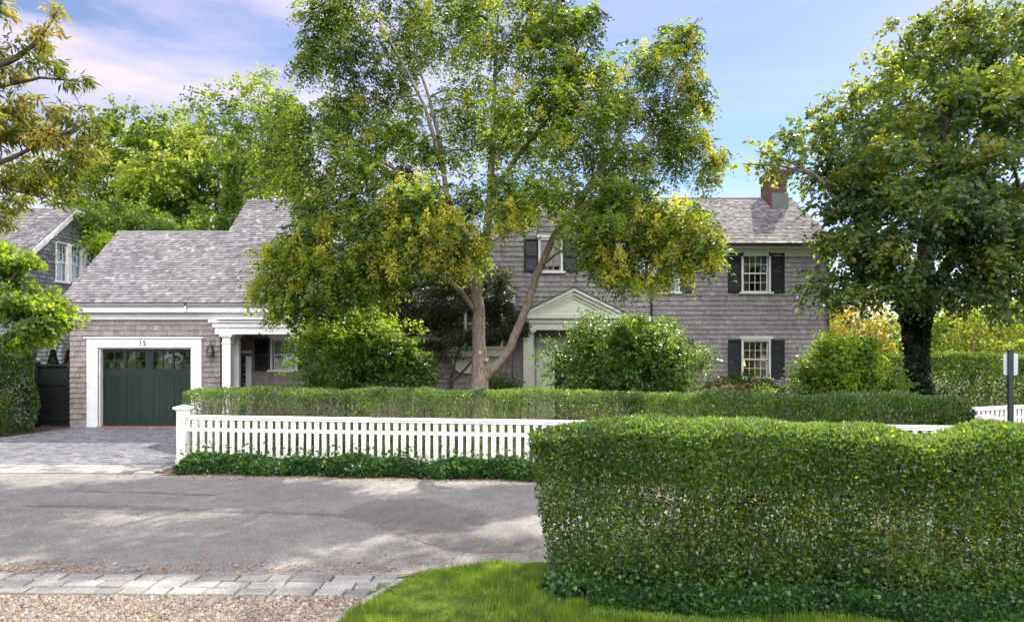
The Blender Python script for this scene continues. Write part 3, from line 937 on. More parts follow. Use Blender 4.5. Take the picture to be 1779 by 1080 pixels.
# gable ends above the eaves
g = MB()
g.lprism(Basis((0, 0, 0), (0, 1, 0), (-1, 0, 0)), [(EY + .4, EZ - .1), (2 * 23.77 - EY - .4, EZ - .1), (23.77, EZ + (23.77 - EY) * TAN - .14)], 13.30, 13.46)
g.lprism(Basis((0, 0, 0), (0, 1, 0), (-1, 0, 0)), [(EY + .4, EZ - .1), (2 * 25.5 - EY - .4, EZ - .1), (25.5, EZ + (25.5 - EY) * TAN - .14)], -xr0 - .3, -xr0 - .12)
g.build('gable_wall', M['wallbrown'], H)
for (x_, yr_) in ((-13.56, 23.77), (xr0, 25.5)):
    for s in (-1, 1):
        rk = MB()
        yy = EY if s < 0 else 2 * yr_ - EY
        B_ = Basis((x_, 0, 0), (0, 1, 0), (-1, 0, 0))
        zt = EZ + (yr_ - EY) * TAN
        rk.lprism(B_, [(yy, EZ - .26), (yr_, zt - .26), (yr_, zt - .03), (yy, EZ - .03)], .0, .04)
        rk.build('rake_board', M['white'], H)
# garage front wall
BG = Basis((0, YG, 0))
gh = [(-12.60, -9.76, -.1, 2.44)]
w = MB(); wall_cells(w, BG, XG0, XG1, 0, 3.6, gh, .25)
w.box(XG0, XG0 + .2, YG + .251, 26.8, 0, 3.7); w.box(XG1 - .2, XG1, YG + .251, 26.8, 0, 3.7)
w.box(XG0 + .2, XG1 - .2, 26.6, 26.8, 0, 3.7)
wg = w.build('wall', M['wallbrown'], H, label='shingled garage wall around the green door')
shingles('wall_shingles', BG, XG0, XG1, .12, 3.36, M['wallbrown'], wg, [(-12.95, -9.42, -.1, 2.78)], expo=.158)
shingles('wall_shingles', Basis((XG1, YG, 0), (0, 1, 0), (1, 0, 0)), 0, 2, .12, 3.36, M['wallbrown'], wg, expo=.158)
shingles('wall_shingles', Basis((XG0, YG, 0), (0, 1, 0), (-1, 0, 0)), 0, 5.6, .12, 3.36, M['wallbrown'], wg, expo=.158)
b = MB(); b.lbox(BG, XG0 + .01, -12.96, 0, .115, 0, .03); b.build('foundation', M['mortar'], H)
# garage door casing
c = MB()
c.lbox(BG, -12.94, -12.60, 0, 2.44, -.02, .05, inset=.004); c.lbox(BG, -9.76, -9.42 - .02, 0, 2.44, -.02, .05, inset=.004)
c.lbox(BG, -12.94, -9.44, 2.441, 2.71, -.02, .05, inset=.004)
c.lbox(BG, -13.0, -9.38, 2.711, 2.76, -.0, .10, inset=.004)
c.lbox(BG, -12.599, -12.56, 0, 2.40, -.30, -.021); c.lbox(BG, -9.80, -9.761, 0, 2.40, -.30, -.021); c.lbox(BG, -12.599, -9.761, 2.401, 2.439, -.30, -.021)
co = c.build('garage_door_casing', M['white'], H)
tx = bpy.data.curves.new('n', 'FONT'); tx.body = '15'; tx.size = .205; tx.extrude = .008; tx.align_x = 'CENTER'; tx.space_character = 1.25; tx.offset = -.0015
to = bpy.data.objects.new('n', tx); COL.objects.link(to)
bpy.context.view_layer.update()
tm = bpy.data.meshes.new_from_object(to); bpy.data.objects.remove(to)
tm.materials.append(M['metal'])
no = link('house_number', tm, co); no.rotation_euler = (R(90), 0, 0)
no.location = Vector((PX(249, YG), YG - .062, 2.507)) - parent_world(co)
# garage door
gd = MB(); BD = Basis((0, YG + .16, 0))
x0, x1, z0, z1 = -12.555, -9.805, .035, 2.398
gd_w = x1 - x0
k = lambda t: x0 + (t - 283) / (1145 - 283) * gd_w
cols_ = [(k(305), k(482)), (k(508), k(690)), (k(768), k(945)), (k(967), k(1138))]
wz0, wz1, pz0, pz1 = 1.77, 2.30, .16, 1.56
holes_ = [(a, b_, wz0, wz1) for a, b_ in cols_]
wall_cells(gd, BD, x0, x1, z0, z1, holes_ + [(a, b_, pz0, pz1) for a, b_ in cols_], .05)
gdo = gd.build('garage_door', M['green'], H, label='dark green panelled garage door with small top windows')
pp = MB()
for a, b_ in cols_:
    pp.lbox(BD, a, b_, pz0, pz1, -.04, -.018)
    nb = 3
    for q_ in range(nb):
        aa = a + (b_ - a) * q_ / nb; bb = a + (b_ - a) * (q_ + 1) / nb
        pp.lbox(BD, aa + .004, bb - .004, pz0 + .002, pz1 - .002, -.019, -.012)
pp.build('door_panel', M['green'], gdo)
for a, b_ in cols_:
    f_ = MB(); m_ = (a + b_) / 2; zm = (wz0 + wz1) / 2
    f_.lbox(BD, m_ - .015, m_ + .015, wz0, wz1, -.04, -.006); f_.lbox(BD, a, m_ - .016, zm - .012, zm + .012, -.04, -.008); f_.lbox(BD, m_ + .016, b_, zm - .012, zm + .012, -.04, -.008)
    f_.build('glazing_bar', M['green'], gdo)
    g_ = MB(); g_.face([BD(a, wz0, -.03), BD(b_, wz0, -.03), BD(b_, wz1, -.03), BD(a, wz1, -.03)]); g_.build('glass', M['glass'], gdo)
# things seen in the garage windows: pale curtain strips inside
th = MB(); th.box(x0, x1, YG - .02, YG + .20, .0, .034); th.build('threshold', M['red'], H)
# eaves of the left wing
e = MB(); BE_ = Basis((0, YG, 0))
xe0, xe1 = -13.55, XL1 + .02
for (w0, w1, n0, n1) in ((3.68, 3.76, .0, .36), (3.50, 3.679, .0, .31), (3.47, 3.499, 0, .16), (3.30, 3.469, .0, .06), (3.28, 3.299, 0, .09)):
    e.lbox(BE_, xe0 if n1 > .2 else XG0 - .03, xe1, w0, w1, n0, n1, inset=.004)
e.build('eave_trim', M['white'], H)
# porch between the garage and the cross gable
pb = MB(); BP = Basis((0, 20.95, 0))
px0 = PX(372, 20.95)
for (w0, w1, n0, n1, dx) in ((3.19, 3.275, -.3, .16, -.12), (3.05, 3.189, -.3, .09, -.03), (2.84, 3.049, -.3, .03, .03)):
    pb.lbox(BP, px0 + dx, XL1 - .01, w0, w1, n0, n1, inset=.003)
pb.build('porch_beam', M['white'], H)
wp = MB(); BPw = Basis((0, YP, 0))
pwin = (PX(474, YP), PX(514, YP), PZ(642, YP), PZ(590, YP))
wall_cells(wp, BPw, XG1, XL1, 0, 3.3, [pwin])
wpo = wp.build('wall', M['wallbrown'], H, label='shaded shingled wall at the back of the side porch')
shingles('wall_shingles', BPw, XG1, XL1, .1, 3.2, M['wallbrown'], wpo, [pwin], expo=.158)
sash_window(H, BPw, *pwin, cols=3, rows=2, shutters=(1, 1), shw=.5, label='porch window with a black shutter beside the garage')
cl = MB(); cl.box(XG1, XL1, 20.7, YP - .001, 3.285, 3.34); cl.build('porch_ceiling', M['white'], H)
fl = MB(); fl.box(XG1 + .01, XL1, 20.75, YP - .001, .0, .16); fl.build('porch_floor', M['floorbrick'], H)
def square_column(parent, xc, yc, z0, z1, wd, trim='white', pier=.0):
    c = MB(); h = wd / 2
    def ring(hh, a, b_): c.box(xc - hh, xc + hh, yc - hh, yc + hh, a, b_)
    ring(h + .04, z0, z0 + .12 + pier); ring(h + .055, z0 + .12 + pier, z0 + .155 + pier); ring(h, z0 + .156 + pier, z1 - .29)
    ring(h + .022, z1 - .289, z1 - .255); ring(h - .004, z1 - .254, z1 - .10); ring(h + .03, z1 - .099, z1 - .055); ring(h + .07, z1 - .054, z1 - .001)
    return c.build('column', M[trim], parent)
square_column(H, PX(396, 20.95), 20.95, .16, 2.84, .25)
square_column(H, PX(414, 21.7), 21.6, .16, 2.84, .16)
# side door in the porch
dr = MB(); dx = PX(424, YP)
dr.lbox(BPw, dx - .28, dx - .20, .1, 2.25, 0, .05); dr.lbox(BPw, dx + .08, dx + .26, .1, 2.15, 0, .06); dr.lbox(BPw, dx - .28, dx + .26, 2.251, 2.33, 0, .06)
dr.build('side_door_casing', M['white'], H)
dd = MB(); dd.lbox(BPw, dx - .199, dx + .079, .16, 2.15, .0, .03); dd.build('side_door', M['shutter'], H)

# --- B: tall cross gable behind the raintree
XB, HB = PX(671, YB), 1.68
zeB, zrB = PZ(402, YB), PZ(338, YB)
bw = (-.45, .45, 4.3, 5.6)
gable_wall(H, XB, HB, YB, 26.5, 0, zeB, zrB, [bw], M['wallshingle'], 'front gable wall behind the left of the raintree')
sash_window(H, Basis((XB, YB, 0)), *bw, cols=3, rows=3, shutters=(1, 1), label='gable window hidden behind raintree leaves')
gable_roof(H, XB, HB, YB, 28.5, zeB, zrB, 'steep roof over the left front gable')
# --- C: low gable with the bay window
XC, HC = PX(795, YC), 1.64
zeC, zrC = PZ(505, YC), PZ(434, YC)
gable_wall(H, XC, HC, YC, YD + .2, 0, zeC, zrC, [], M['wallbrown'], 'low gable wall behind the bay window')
gable_roof(H, XC, HC, YC, YD + .6, zeC, zrC, 'low gable roof above the bay window', .08)
YBy = 20.42; bx0, bx1 = PX(776, YBy), PX(874, YBy); bz0, bz1 = PZ(602, YBy), PZ(522, YBy)
by = MB(); BY = Basis((0, YBy, 0))
by.lbox(BY, bx0, bx1, bz0 - .28, bz0 - .06, -.44, 0); by.lbox(BY, bx0 - .05, bx1 + .05, bz0 - .059, bz0, -.44, .04)
by.lbox(BY, bx0, bx1, bz1, bz1 + .2, -.44, 0); by.lbox(BY, bx0 - .06, bx1 + .06, bz1 + .201, bz1 + .27, -.44, .05)
for a in (bx0, bx0 + (bx1 - bx0) / 3 - .04, bx0 + (bx1 - bx0) * 2 / 3 - .04, bx1 - .08):
    by.lbox(BY, a, a + .08, bz0 + .001, bz1 - .001, -.10, -.004)
by.lbox(BY, bx0 + .001, bx0 + .06, bz0 + .002, bz1 - .002, -.44, -.35); by.lbox(BY, bx1 - .06, bx1 - .001, bz0 + .002, bz1 - .002, -.44, -.35)
arch = [(bx0, bz0 - .281)] + [(bx0 + .12 + .35 * (1 - cos(t)) * 1, bz0 - .281 - .52 * sin(t)) for t in np.linspace(0.1, pi / 2, 8)] + [(bx1 - .12 - .35 * (1 - cos(t)), bz0 - .281 - .52 * sin(t)) for t in np.linspace(pi / 2, .1, 8)] + [(bx1, bz0 - .281)]
by.lprism(BY, arch[::-1], -.44, -.30)
bo = by.build('bay_window', M['cream'], H, label='pale box bay window under the low gable')
rfb = MB(); slab(rfb, (bx0 - .08, YBy - .1, bz1 + .28), (bx1 + .08, YBy - .1, bz1 + .28), (bx1 + .02, YC, bz1 + .52), (bx0 - .02, YC, bz1 + .52), .01); rfb.build('bay_roof', M['roofshingle'], bo)
g_ = MB(); g_.face([BY(bx0 + .08, bz0, -.05), BY(bx1 - .08, bz0, -.05), BY(bx1 - .08, bz1, -.05), BY(bx0 + .08, bz1, -.05)]); g_.build('glass', M['glass'], bo)
s_ = MB()
for q_ in range(3):
    a = bx0 + (bx1 - bx0) / 3 * q_ + .06; b_ = a + (bx1 - bx0) / 3 - .12
    s_.lbox(BY, a, b_, (bz0 + bz1) / 2 - .02, (bz0 + bz1) / 2 + .02, -.045, -.02)
    s_.lbox(BY, (a + b_) / 2 - .01, (a + b_) / 2 + .01, bz0 + .01, bz1 - .01, -.047, -.025)
s_.build('glazing_bar', M['cream'], bo)
# --- D: two-storey gable with the entrance
XD = PX(950, YD); HD = PX(1133, YD) - XD
zeD, zrD = PZ(462, YD), PZ(333, YD)
def relx(px): return PX(px, YD) - XD
w1_ = (relx(939), relx(974), PZ(471, YD), PZ(417, YD)); w2_ = (relx(1044), relx(1076), PZ(471, YD), PZ(426, YD))
doorh = (PX(932, YD) - XD, PX(1066, YD) - XD, -.1, 2.75)
wd_, BDw = gable_wall(H, XD, HD, YD, 27.5, 0, zeD, zrD, [w1_, w2_, doorh], M['wallshingle'], 'two-storey shingled gable wall above the entrance')
sash_window(H, BDw, *w1_, cols=3, rows=2, shutters=(1, 1), shw=.44, label='upper window above the left of the entrance pediment')
sash_window(H, BDw, *w2_, cols=3, rows=2, shutters=(1, 1), shw=.34, label='upper window above the right of the entrance pediment')
gable_roof(H, XD, HD, YD, 30.5, zeD, zrD, 'large front gable roof above the entrance')
# entrance
XPo = PX(997, 20.6); Bp = Basis((XPo, 20.6, 0)); hwp = 1.42
pf = MB(); cz = 2.97
pf.lbox(Bp, -hwp + .07, hwp - .07, cz, cz + .20, -1.18, -.02); pf.lbox(Bp, -hwp + .03, hwp - .03, cz + .201, cz + .33, -1.18, .03)
pf.lbox(Bp, -hwp - .04, hwp + .04, cz + .331, cz + .45, -1.18, .12, inset=.005)
zb, zt = cz + .452, PZ(500, 20.5)
slp = (zt - zb) / (hwp + .12)
tri_ = lambda ins: [(-hwp - .12 + ins / slp * 1.0, zb + .0), (hwp + .12 - ins / slp * 1.0, zb + .0), (0, zt - ins)]
pf.lprism(Bp, tri_(.12), -1.1, -.06)
po = pf.build('entrance_portico', M['cream'], H, label='pale sage pedimented entrance porch on square columns')
rr = MB()
for s in (-1, 1):
    for (o0, o1, n0, n1) in ((-.30, -.20, -.06, -.01), (-.20, -.085, -.06, .06), (-.085, -.0, -1.17, .14)):
        e0 = s * (hwp + .16)
        zl = zt - (hwp + .16) * slp
        rr.lprism(Bp, [(e0, zl + o0 + .03), (0, zt + o0), (0, zt + o1), (e0, zl + o1 + .03)][::s], n0, n1)
rr.lprism(Bp, [(-.62, zb + .10), (.62, zb + .10), (0, zb + .10 + .62 * slp)], -.059, -.045)
rr.build('raking_cornice', M['cream'], po)
for s in (-1, 1):
    pr_ = MB()
    e0 = s * (hwp + .2); zl = zt - (hwp + .2) * slp
    pr_.lprism(Bp, [(e0, zl + .035), (0, zt + .002), (0, zt + .04), (e0, zl + .07)][::s], -1.17, .16)
    pr_.build('portico_roof', M['barkdark'], po)
def pcol(x, y_):
    return square_column(po, x, y_, .15, cz, .30, 'cream', .45)
pcol(PX(918, 20.6), 20.75); pcol(2 * XPo - PX(918, 20.6), 20.75)
for s in (-1, 1):
    pil = MB()
    xx = XPo + s * 1.27
    pil.box(xx - .14, xx + .14, YD - .10, YD - .001 - .03, .1, cz)
    pil.build('pilaster', M['cream'], po)
st = MB(); st.box(XPo - 1.5, XPo + 1.5, 20.4, YD, 0, .15); st.build('porch_step', M['floorbrick'], po)
en = MB()
dl, dr_ = XD + doorh[0], XD + doorh[1]
Bd = Basis((0, YD, 0)); s0, s1 = dl + .12, dl + .5; d0_, d1_ = XPo - .5, XPo + .5; s2, s3 = dr_ - .5, dr_ - .12
wall_cells(en, Bd, dl, dr_, .1, 2.75, [(s0, s1, 1.25, 2.35), (s2, s3, 1.25, 2.35), (d0_, d1_, .1, 2.3)], .1)
eno = en.build('entrance_frame', M['cream'], H)
for a, b_ in ((s0, s1), (s2, s3)):
    g_ = MB(); g_.face([Bd(a, 1.25, -.05), Bd(b_, 1.25, -.05), Bd(b_, 2.35, -.05), Bd(a, 2.35, -.05)]); g_.build('sidelight', M['glass'], eno)
    for z_ in (1.62, 1.98):
        q_ = MB(); q_.lbox(Bd, a, b_, z_ - .012, z_ + .012, -.06, -.03); q_.build('sidelight_bar', M['cream'], eno)
    q_ = MB(); q_.lbox(Bd, a + .03, b_ - .03, .35, 1.1, 0, .012); q_.build('sidelight_panel', M['cream'], eno)
fd = MB(); fd.lbox(Bd, d0_ + .003, d1_ - .003, .15, 2.297, -.07, -.03)
for (a, b_) in ((d0_ + .12, -.04 + XPo), (XPo + .04, d1_ - .12)):
    for (c_, d_) in ((.35, 1.0), (1.15, 2.15)): fd.lbox(Bd, a, b_, c_, d_, -.03, -.015, inset=.01)
fdo = fd.build('front_door', M['shutter'], H)
kn = MB(); kn.tube([(d0_ + .07, YD - .02 + .05, 1.1), (d0_ + .07, YD - .05, 1.1)], .025, 8); kn.build('door_knob', M['metal'], fdo)

# --- E: right two-storey wing (ridge along X)
XE0, XE1 = XD - .5, PX(1440, YE)
zeE, zrE = PZ(420, 23.5), 8.30
roof_x(H, 1.2, XE1 + .06, 23.5, zeE, 27.35, zrE, 'weathered shingle roof over the right wing')
def ex(px): return PX(px, YE)
ew = [(ex(1291), ex(1335), PZ(507, YE), PZ(442, YE)), (ex(1291), ex(1335), PZ(656, YE), PZ(592, YE)),
      (ex(1134), ex(1177), PZ(507, YE), PZ(442, YE)), (ex(1134), ex(1177), PZ(656, YE), PZ(592, YE))]
BEw = Basis((0, YE, 0))
w = MB(); wall_cells(w, BEw, 4.0, XE1, 0, 5.75, ew)
w.box(XE1 - .18, XE1, YE + .181, 30.7, 0, 5.75); w.box(4.0, XE1 - .181, 30.5, 30.7, 0, 5.75)
w.lprism(Basis((0, 0, 0), (0, 1, 0), (1, 0, 0)), [(YE, 5.75), (30.7, 5.75), (27.35, zrE - .16)], XE1 - .18, XE1)
weo = w.build('wall', M['wallshingle'], H, label='two-storey shingled wall of the right wing')
shingles('wall_shingles', BEw, 4.2, XE1, .1, 5.74, M['wallshingle'], weo, ew, expo=.165)
shingles('wall_shingles', Basis((XE1, YE, 0), (0, 1, 0), (1, 0, 0)), 0, 6.7, .1, 5.74, M['wallshingle'], weo, expo=.165)
for i, q_ in enumerate(ew):
    sash_window(H, BEw, *q_, cols=4, rows=2, head=(i in (1, 3)), shutters=(1, 1), shw=.46, curtain=(i != 1),
                label=['upper right window with pale curtains', 'lower right window with warm lit interior', 'upper window beside the entrance gable corner', 'lower window behind the front bush'][i])
t_ = MB(); t_.lbox(BEw, 4.2, XE1 + .02, 5.60, 5.83, 0, .045); t_.lbox(BEw, 4.2, XE1 + .05, 5.831, 5.90, 0, .42); t_.build('frieze_board', M['cream'], H)
g_ = MB(); zg = zeE - .07
g_.tube([(4.2, 23.46, zg), (XE1 + .12, 23.46, zg)], .062, 8)
go = g_.build('gutter', M['metal'], H)
dp = MB(); xd_ = XE1 - .06
dp.tube([(xd_ + .1, 23.46, zg - .03), (xd_ + .08, 23.6, zg - .18), (xd_, YE - .08, zg - .45), (xd_, YE - .08, .1)], .038, 7)
dp.build('downspout', M['metal'], H)
dp = MB(); xd_ = XD + HD - .03
dp.tube([(xd_, YD - .07, zeD - .2), (xd_, YD - .07, .1)], .038, 7); dp.build('downspout', M['metal'], H)
# rooms behind the right wing's windows
rm = MB(); rm.box(4.6, XE1 - .25, 27.5, 27.6, .1, 5.6); rm.box(4.6, XE1 - .25, YE + .2, 27.5, 2.7, 2.9); rm.box(4.6, XE1 - .25, YE + .2, 27.5, .1, .3)
rm.build('interior_wall', M['interior'], H)
# a lit lamp seen through the lower window
lm, lt_, lb_ = mat('warm_lamp_shade')
lb_.inputs['Base Color'].default_value = (.8, .45, .15, 1); lb_.inputs['Emission Color'].default_value = (1, .5, .15, 1); lb_.inputs['Emission Strength'].default_value = 1.6
lmp = thing('table_lamp', 'warm glowing lamp inside the lower right window', 'lamp', (ex(1302), 25.3, .9))
q_ = MB(); q_.tube([(ex(1302), 25.3, 1.75), (ex(1302), 25.3, 2.4)], [.30, .17], 14); q_.build('lamp_shade', lm, lmp)
q_ = MB(); q_.tube([(ex(1302), 25.3, .3), (ex(1302), 25.3, 1.2), (ex(1302), 25.3, 1.75)], [.2, .1, .02], 10); q_.build('lamp_base', M['metal'], lmp)
# chimney of real bricks with lead flashing
CY0, CY1 = 26.35, 27.55; cx0, cx1 = PX(1341, 26.35), PX(1367, 26.35)
cm = MB(); cm.box(cx0 + .02, cx1 - .02, CY0 + .02, CY1 - .02, 7.3, 9.02)
cho = cm.build('chimney', M['mortar'], H, label='red brick chimney on the right roof')
bk = MB()
z_ = 7.5; r0 = 0
while z_ < 9.14:
    ext = .05 if z_ > 8.92 else 0
    for (A, u, n_, wd) in ((Vector((cx0, CY0, 0)), (1, 0, 0), (0, -1, 0), cx1 - cx0), (Vector((cx0, CY1, 0)), (0, -1, 0), (-1, 0, 0), CY1 - CY0), (Vector((cx1, CY0, 0)), (0, 1, 0), (1, 0, 0), CY1 - CY0)):
        B = Basis(A, u, n_); x_ = -(.1 if r0 % 2 else 0)
        while x_ < wd + ext:
            a, b_ = max(x_, -ext) + .005, min(x_ + .2, wd + ext) - .005
            if b_ - a > .03: bk.lbox(B, a, b_, z_ + .005, z_ + .062, -.03, .001 + ext + random.uniform(0, .004))
            x_ += .205
    z_ += .068; r0 += 1
bk.build('brickwork', M['brick'], cho)
fs = MB(); fs.box(cx0 - .01, cx1 + .03, CY0 - .08, CY0 - .006, 7.45, PZ(336, CY0)); fs.build('flashing', M['lead'], cho)
cp = MB(); cp.box(cx0 - .04, cx1 + .04, CY0 - .04, CY1 + .04, 9.14, 9.2); cp.tube([((cx0 + cx1) / 2, 26.95, 9.2), ((cx0 + cx1) / 2, 26.95, 9.38)], .14, 10); cp.build('chimney_cap', M['mortar'], cho)

# wall lantern and column hook
xl, zl = PX(369, YG), PZ(607, YG)
LA = thing('wall_lantern', 'dark bronze lantern on the shingles right of the garage door', 'lantern', (xl, YG - .02, zl - .2))
q_ = MB(); q_.box(xl - .05, xl + .05, YG - .045, YG - .022, zl - .18, zl + .12); q_.tube([(xl, YG - .04, zl + .1), (xl, YG - .12, zl + .2), (xl, YG - .16, zl + .14)], .01, 5); q_.build('bracket', M['metal'], LA)
q_ = MB()
for sx in (-1, 1):
    for sy in (-1, 1): q_.box(xl + sx * .07 - .008, xl + sx * .07 + .008, YG - .16 + sy * .07 - .008, YG - .16 + sy * .07 + .008, zl - .16, zl + .06)
q_.box(xl - .09, xl + .09, YG - .25, YG - .07, zl - .19, zl - .161)
q_.tube([(xl, YG - .16, zl + .06), (xl, YG - .16, zl + .13)], [.12, .02], 4); q_.build('lantern_frame', M['metal'], LA)
q_ = MB(); q_.box(xl - .06, xl + .06, YG - .22, YG - .10, zl - .159, zl + .058); q_.build('glass', M['glass'], LA)

# ------------------------------------------------------------------ neighbour's house
NX = -19.0; Ya, Yn, Yf = 30.0, 26.7, 33.3; zr_, ze_ = 8.45, 5.95
N = thing('neighbour_house', 'blue-grey shingled neighbouring house with white multi-pane windows, behind the left trees', 'house', (-23, 30, 0))
Bn = Basis((NX, 0, 0), (0, 1, 0), (1, 0, 0))
nw = [(28.75 + i * .95, 29.6 + i * .95, 5.2, 6.8) for i in range(3)]
w = MB(); wall_cells(w, Bn, Yn + .3, Yf - .3, 0, 6.15, [(28.75, 31.5, 5.2, 6.15)])
sln = (zr_ - ze_) / (Ya - Yn)
for (a, b_) in ((Yn + .3, 28.75), (31.5, Yf - .3)):
    pts_ = [(a, 6.151), (b_, 6.151)] + [(b_, zr_ - .12 - abs(Ya - b_) * sln), (a, zr_ - .12 - abs(Ya - a) * sln)]
    w.lprism(Bn, pts_, -.18, 0)
w.lprism(Bn, [(28.75, 6.8), (31.5, 6.8), (31.5, zr_ - .12 - 1.5 * sln), (Ya, zr_ - .12), (28.75, zr_ - .12 - 1.25 * sln)], -.18, 0)
w.box(-30, NX - .181, Yn + .3, Yn + .48, 0, 5.9); w.box(-30, NX - .181, Yf - .48, Yf - .3, 0, 5.9)
nwo = w.build('wall', M['bluewall'], N)
shingles('wall_shingles', Bn, Yn + .3, Yf - .3, .1, zr_, M['bluewall'], nwo, [(28.7, 31.55, 5.15, 6.85)], lambda u, w_: w_ < zr_ - .15 - abs(Ya - u) * sln, expo=.165)
shingles('wall_shingles', Basis((-30, Yn + .3, 0)), 0, 11, .1, 5.9, M['bluewall'], nwo, expo=.165)
for q_ in nw: sash_window(N, Bn, q_[0] + .04, q_[1] - .06, q_[2], q_[3], cols=3, rows=2, head=False, shutters=(0, 0), casing=.05, curtain=False)
mb = MB(); x0 = -30
slab(mb, (x0, Yn, ze_), (NX + .15, Yn, ze_), (NX + .15, Ya, zr_), (x0, Ya, zr_))
slab(mb, (x0, Yf, ze_), (NX + .15, Yf, ze_), (NX + .15, Ya + .002, zr_), (x0, Ya + .002, zr_))
nr = mb.build('roof', M['roofshingle'], N)
sl = Vector((0, Ya - Yn, zr_ - ze_))
shingles('roof_shingles', Basis((x0, Yn, ze_), (1, 0, 0), (0, -(zr_ - ze_), Ya - Yn), sl), 0, NX + .15 - x0, 0, sl.length, M['roofshingle'], nr, expo=.135)
for (yy) in (Yn, Yf):
    rk = MB()
    B_ = Basis((NX, 0, 0), (0, 1, 0), (1, 0, 0))
    rk.lprism(B_, [(yy, ze_ - .24), (Ya, zr_ - .24), (Ya, zr_ - .02), (yy, ze_ - .02)], .152, .19)
    rk.lprism(B_, [(yy, ze_ - .40), (Ya, zr_ - .40), (Ya, zr_ - .20), (yy, ze_ - .20)], .02, .06)
    rk.build('rake_board', M['white'], N)

# ------------------------------------------------------------------ fence, gate, sign
FA, FS = Vector((-6.83, 14.45, 0)), -.127
def fy(x): return FA.y + FS * (x - FA.x)
def picket_fence(label, a, b_, group, ptop=1.0, post_at=(0,), nm='picket_fence', gap_=.166, solid=None):
    a, b_ = Vector((*a, 0)), Vector((*b_, 0)); u = (b_ - a); L_ = u.length; u.normalize(); nrm = Vector((u.y, -u.x, 0))
    T = thing(nm, label, 'fence', a, group)
    T.rotation_euler = (0, 0, math.atan2(u.y, u.x))
    def part(mbx, name, m=M['fencewhite'], loc=(0, 0, 0), par=T):
        me = bpy.data.meshes.new(name); me.from_pydata(mbx.v, [], mbx.f); me.materials.append(m); me.update()
        o = link(name, me, par); o.location = loc; return o
    def rail(z0, z1, y0, y1, name='rail'):
        r_ = MB(); r_.box(.0, L_, y0, y1, z0, z1); return part(r_, name)
    rail(ptop + .001, ptop + .045, -.055, .055, 'top_cap')
    rail(ptop - .29, ptop - .22, .0125, .05); rail(.16, .24, .0125, .05)
    rail(ptop - .045, ptop - .001, -.036, -.0125, 'top_rail')
    pk = MB(); pk.box(-.047, .047, -.012, .012, .06, ptop)
    first = part(pk, 'picket', loc=(.16, 0, 0)); x_ = .16 + gap_
    mid_ = MB()
    while x_ < L_ - .1:
        if solid and solid[0] < x_ < solid[1]:
            mid_.box(x_ - .047, x_ + .047, -.012, .012, .06, ptop); x_ += gap_; continue
        c_ = first.copy(); COL.objects.link(c_); c_.parent = T; c_.location = (x_, random.uniform(-.002, .002), random.uniform(-.006, .006)); c_.rotation_euler = (0, random.uniform(-.006, .006), 0); x_ += gap_
    if mid_.v: part(mid_, 'pickets')['kind'] = 'stuff'
    for t in post_at:
        p_ = MB(); x_ = t * L_ - (.10 if t == 0 else -.10 if t == 1 else 0); h = .095
        p_.box(x_ - h, x_ + h, -h, h, 0, 1.15); p_.box(x_ - h - .015, x_ + h + .015, -h - .015, h + .015, 0, .14)
        po_ = part(p_, 'post')
        c_ = MB(); c_.box(x_ - h - .02, x_ + h + .02, -h - .02, h + .02, 1.151, 1.18); c_.box(x_ - h - .05, x_ + h + .05, -h - .05, h + .05, 1.181, 1.22)
        i = len(c_.v); hh = h + .05
        c_.v += [(x_ - hh, -hh, 1.221), (x_ + hh, -hh, 1.221), (x_ + hh, hh, 1.221), (x_ - hh, hh, 1.221), (x_, 0, 1.265)]
        c_.f += [(i, i + 1, i + 4), (i + 1, i + 2, i + 4), (i + 2, i + 3, i + 4), (i + 3, i, i + 4)]
        part(c_, 'post_cap', par=po_)
    return T
picket_fence('long white picket fence with a square post, along the road', (-6.78, fy(-6.78)), (8.5, fy(8.5)), None, 1.0, (0, 1))
picket_fence('short stretch of white pickets behind the sign post', (10.9, 16.3), (16, 18.4), None, 1.0, (), 'picket_fence')
# board gate
GT = thing('board_gate', 'black boarded gate between the left hedge and the garage', 'gate', (-14.3, 21.2, 0))
gx0, gx1 = PX(68, 21.2), PX(121, 21.2)
q_ = MB(); nbd = 8
for i in range(nbd):
    a = gx0 + (gx1 - gx0) * i / nbd; q_.box(a + .004, a + (gx1 - gx0) / nbd - .004, 21.19, 21.215, .06, 1.86)
q_.build('boards', M['gate'], GT)
q_ = MB(); q_.box(gx0, gx1, 21.15, 21.186, .2, .34); q_.box(gx0, gx1, 21.15, 21.186, 1.3, 1.40); q_.box(gx0 - .02, gx1 + .02, 21.12, 21.25, 1.865, 1.93); q_.build('frame', M['gate'], GT)
for xx in (gx0 - .09, gx1 - .0):
    q_ = MB(); q_.box(xx, xx + .1, 21.1, 21.25, 0, 2.0); q_.build('post', M['gate'], GT)
# sign seen from behind
SX, SY = PX(1755.5, 13.5), 13.5
SG = thing('street_sign', 'grey blank-backed rectangular sign on a dark green post at the corner', 'sign', (SX, SY, 0))
q_ = MB(); q_.box(SX - .046, SX + .046, SY - .025, SY + .025, 0, PZ(611, SY)); q_.box(SX - .052, SX + .052, SY - .03, SY + .03, PZ(611, SY) + .001, PZ(609, SY) + .02); q_.build('post', M['postgreen'], SG)
q_ = MB(); rr_ = .03; xa, xb, za, zb_ = SX - .115, SX + .165, PZ(652, SY), PZ(613, SY)
oc = [(xa + rr_, za), (xb - rr_, za), (xb, za + rr_), (xb, zb_ - rr_), (xb - rr_, zb_), (xa + rr_, zb_), (xa, zb_ - rr_), (xa, za + rr_)]
q_.lprism(Basis((0, SY + .031, 0)), oc, -.004, .004); q_.build('sign_plate', M['signgrey'], SG)

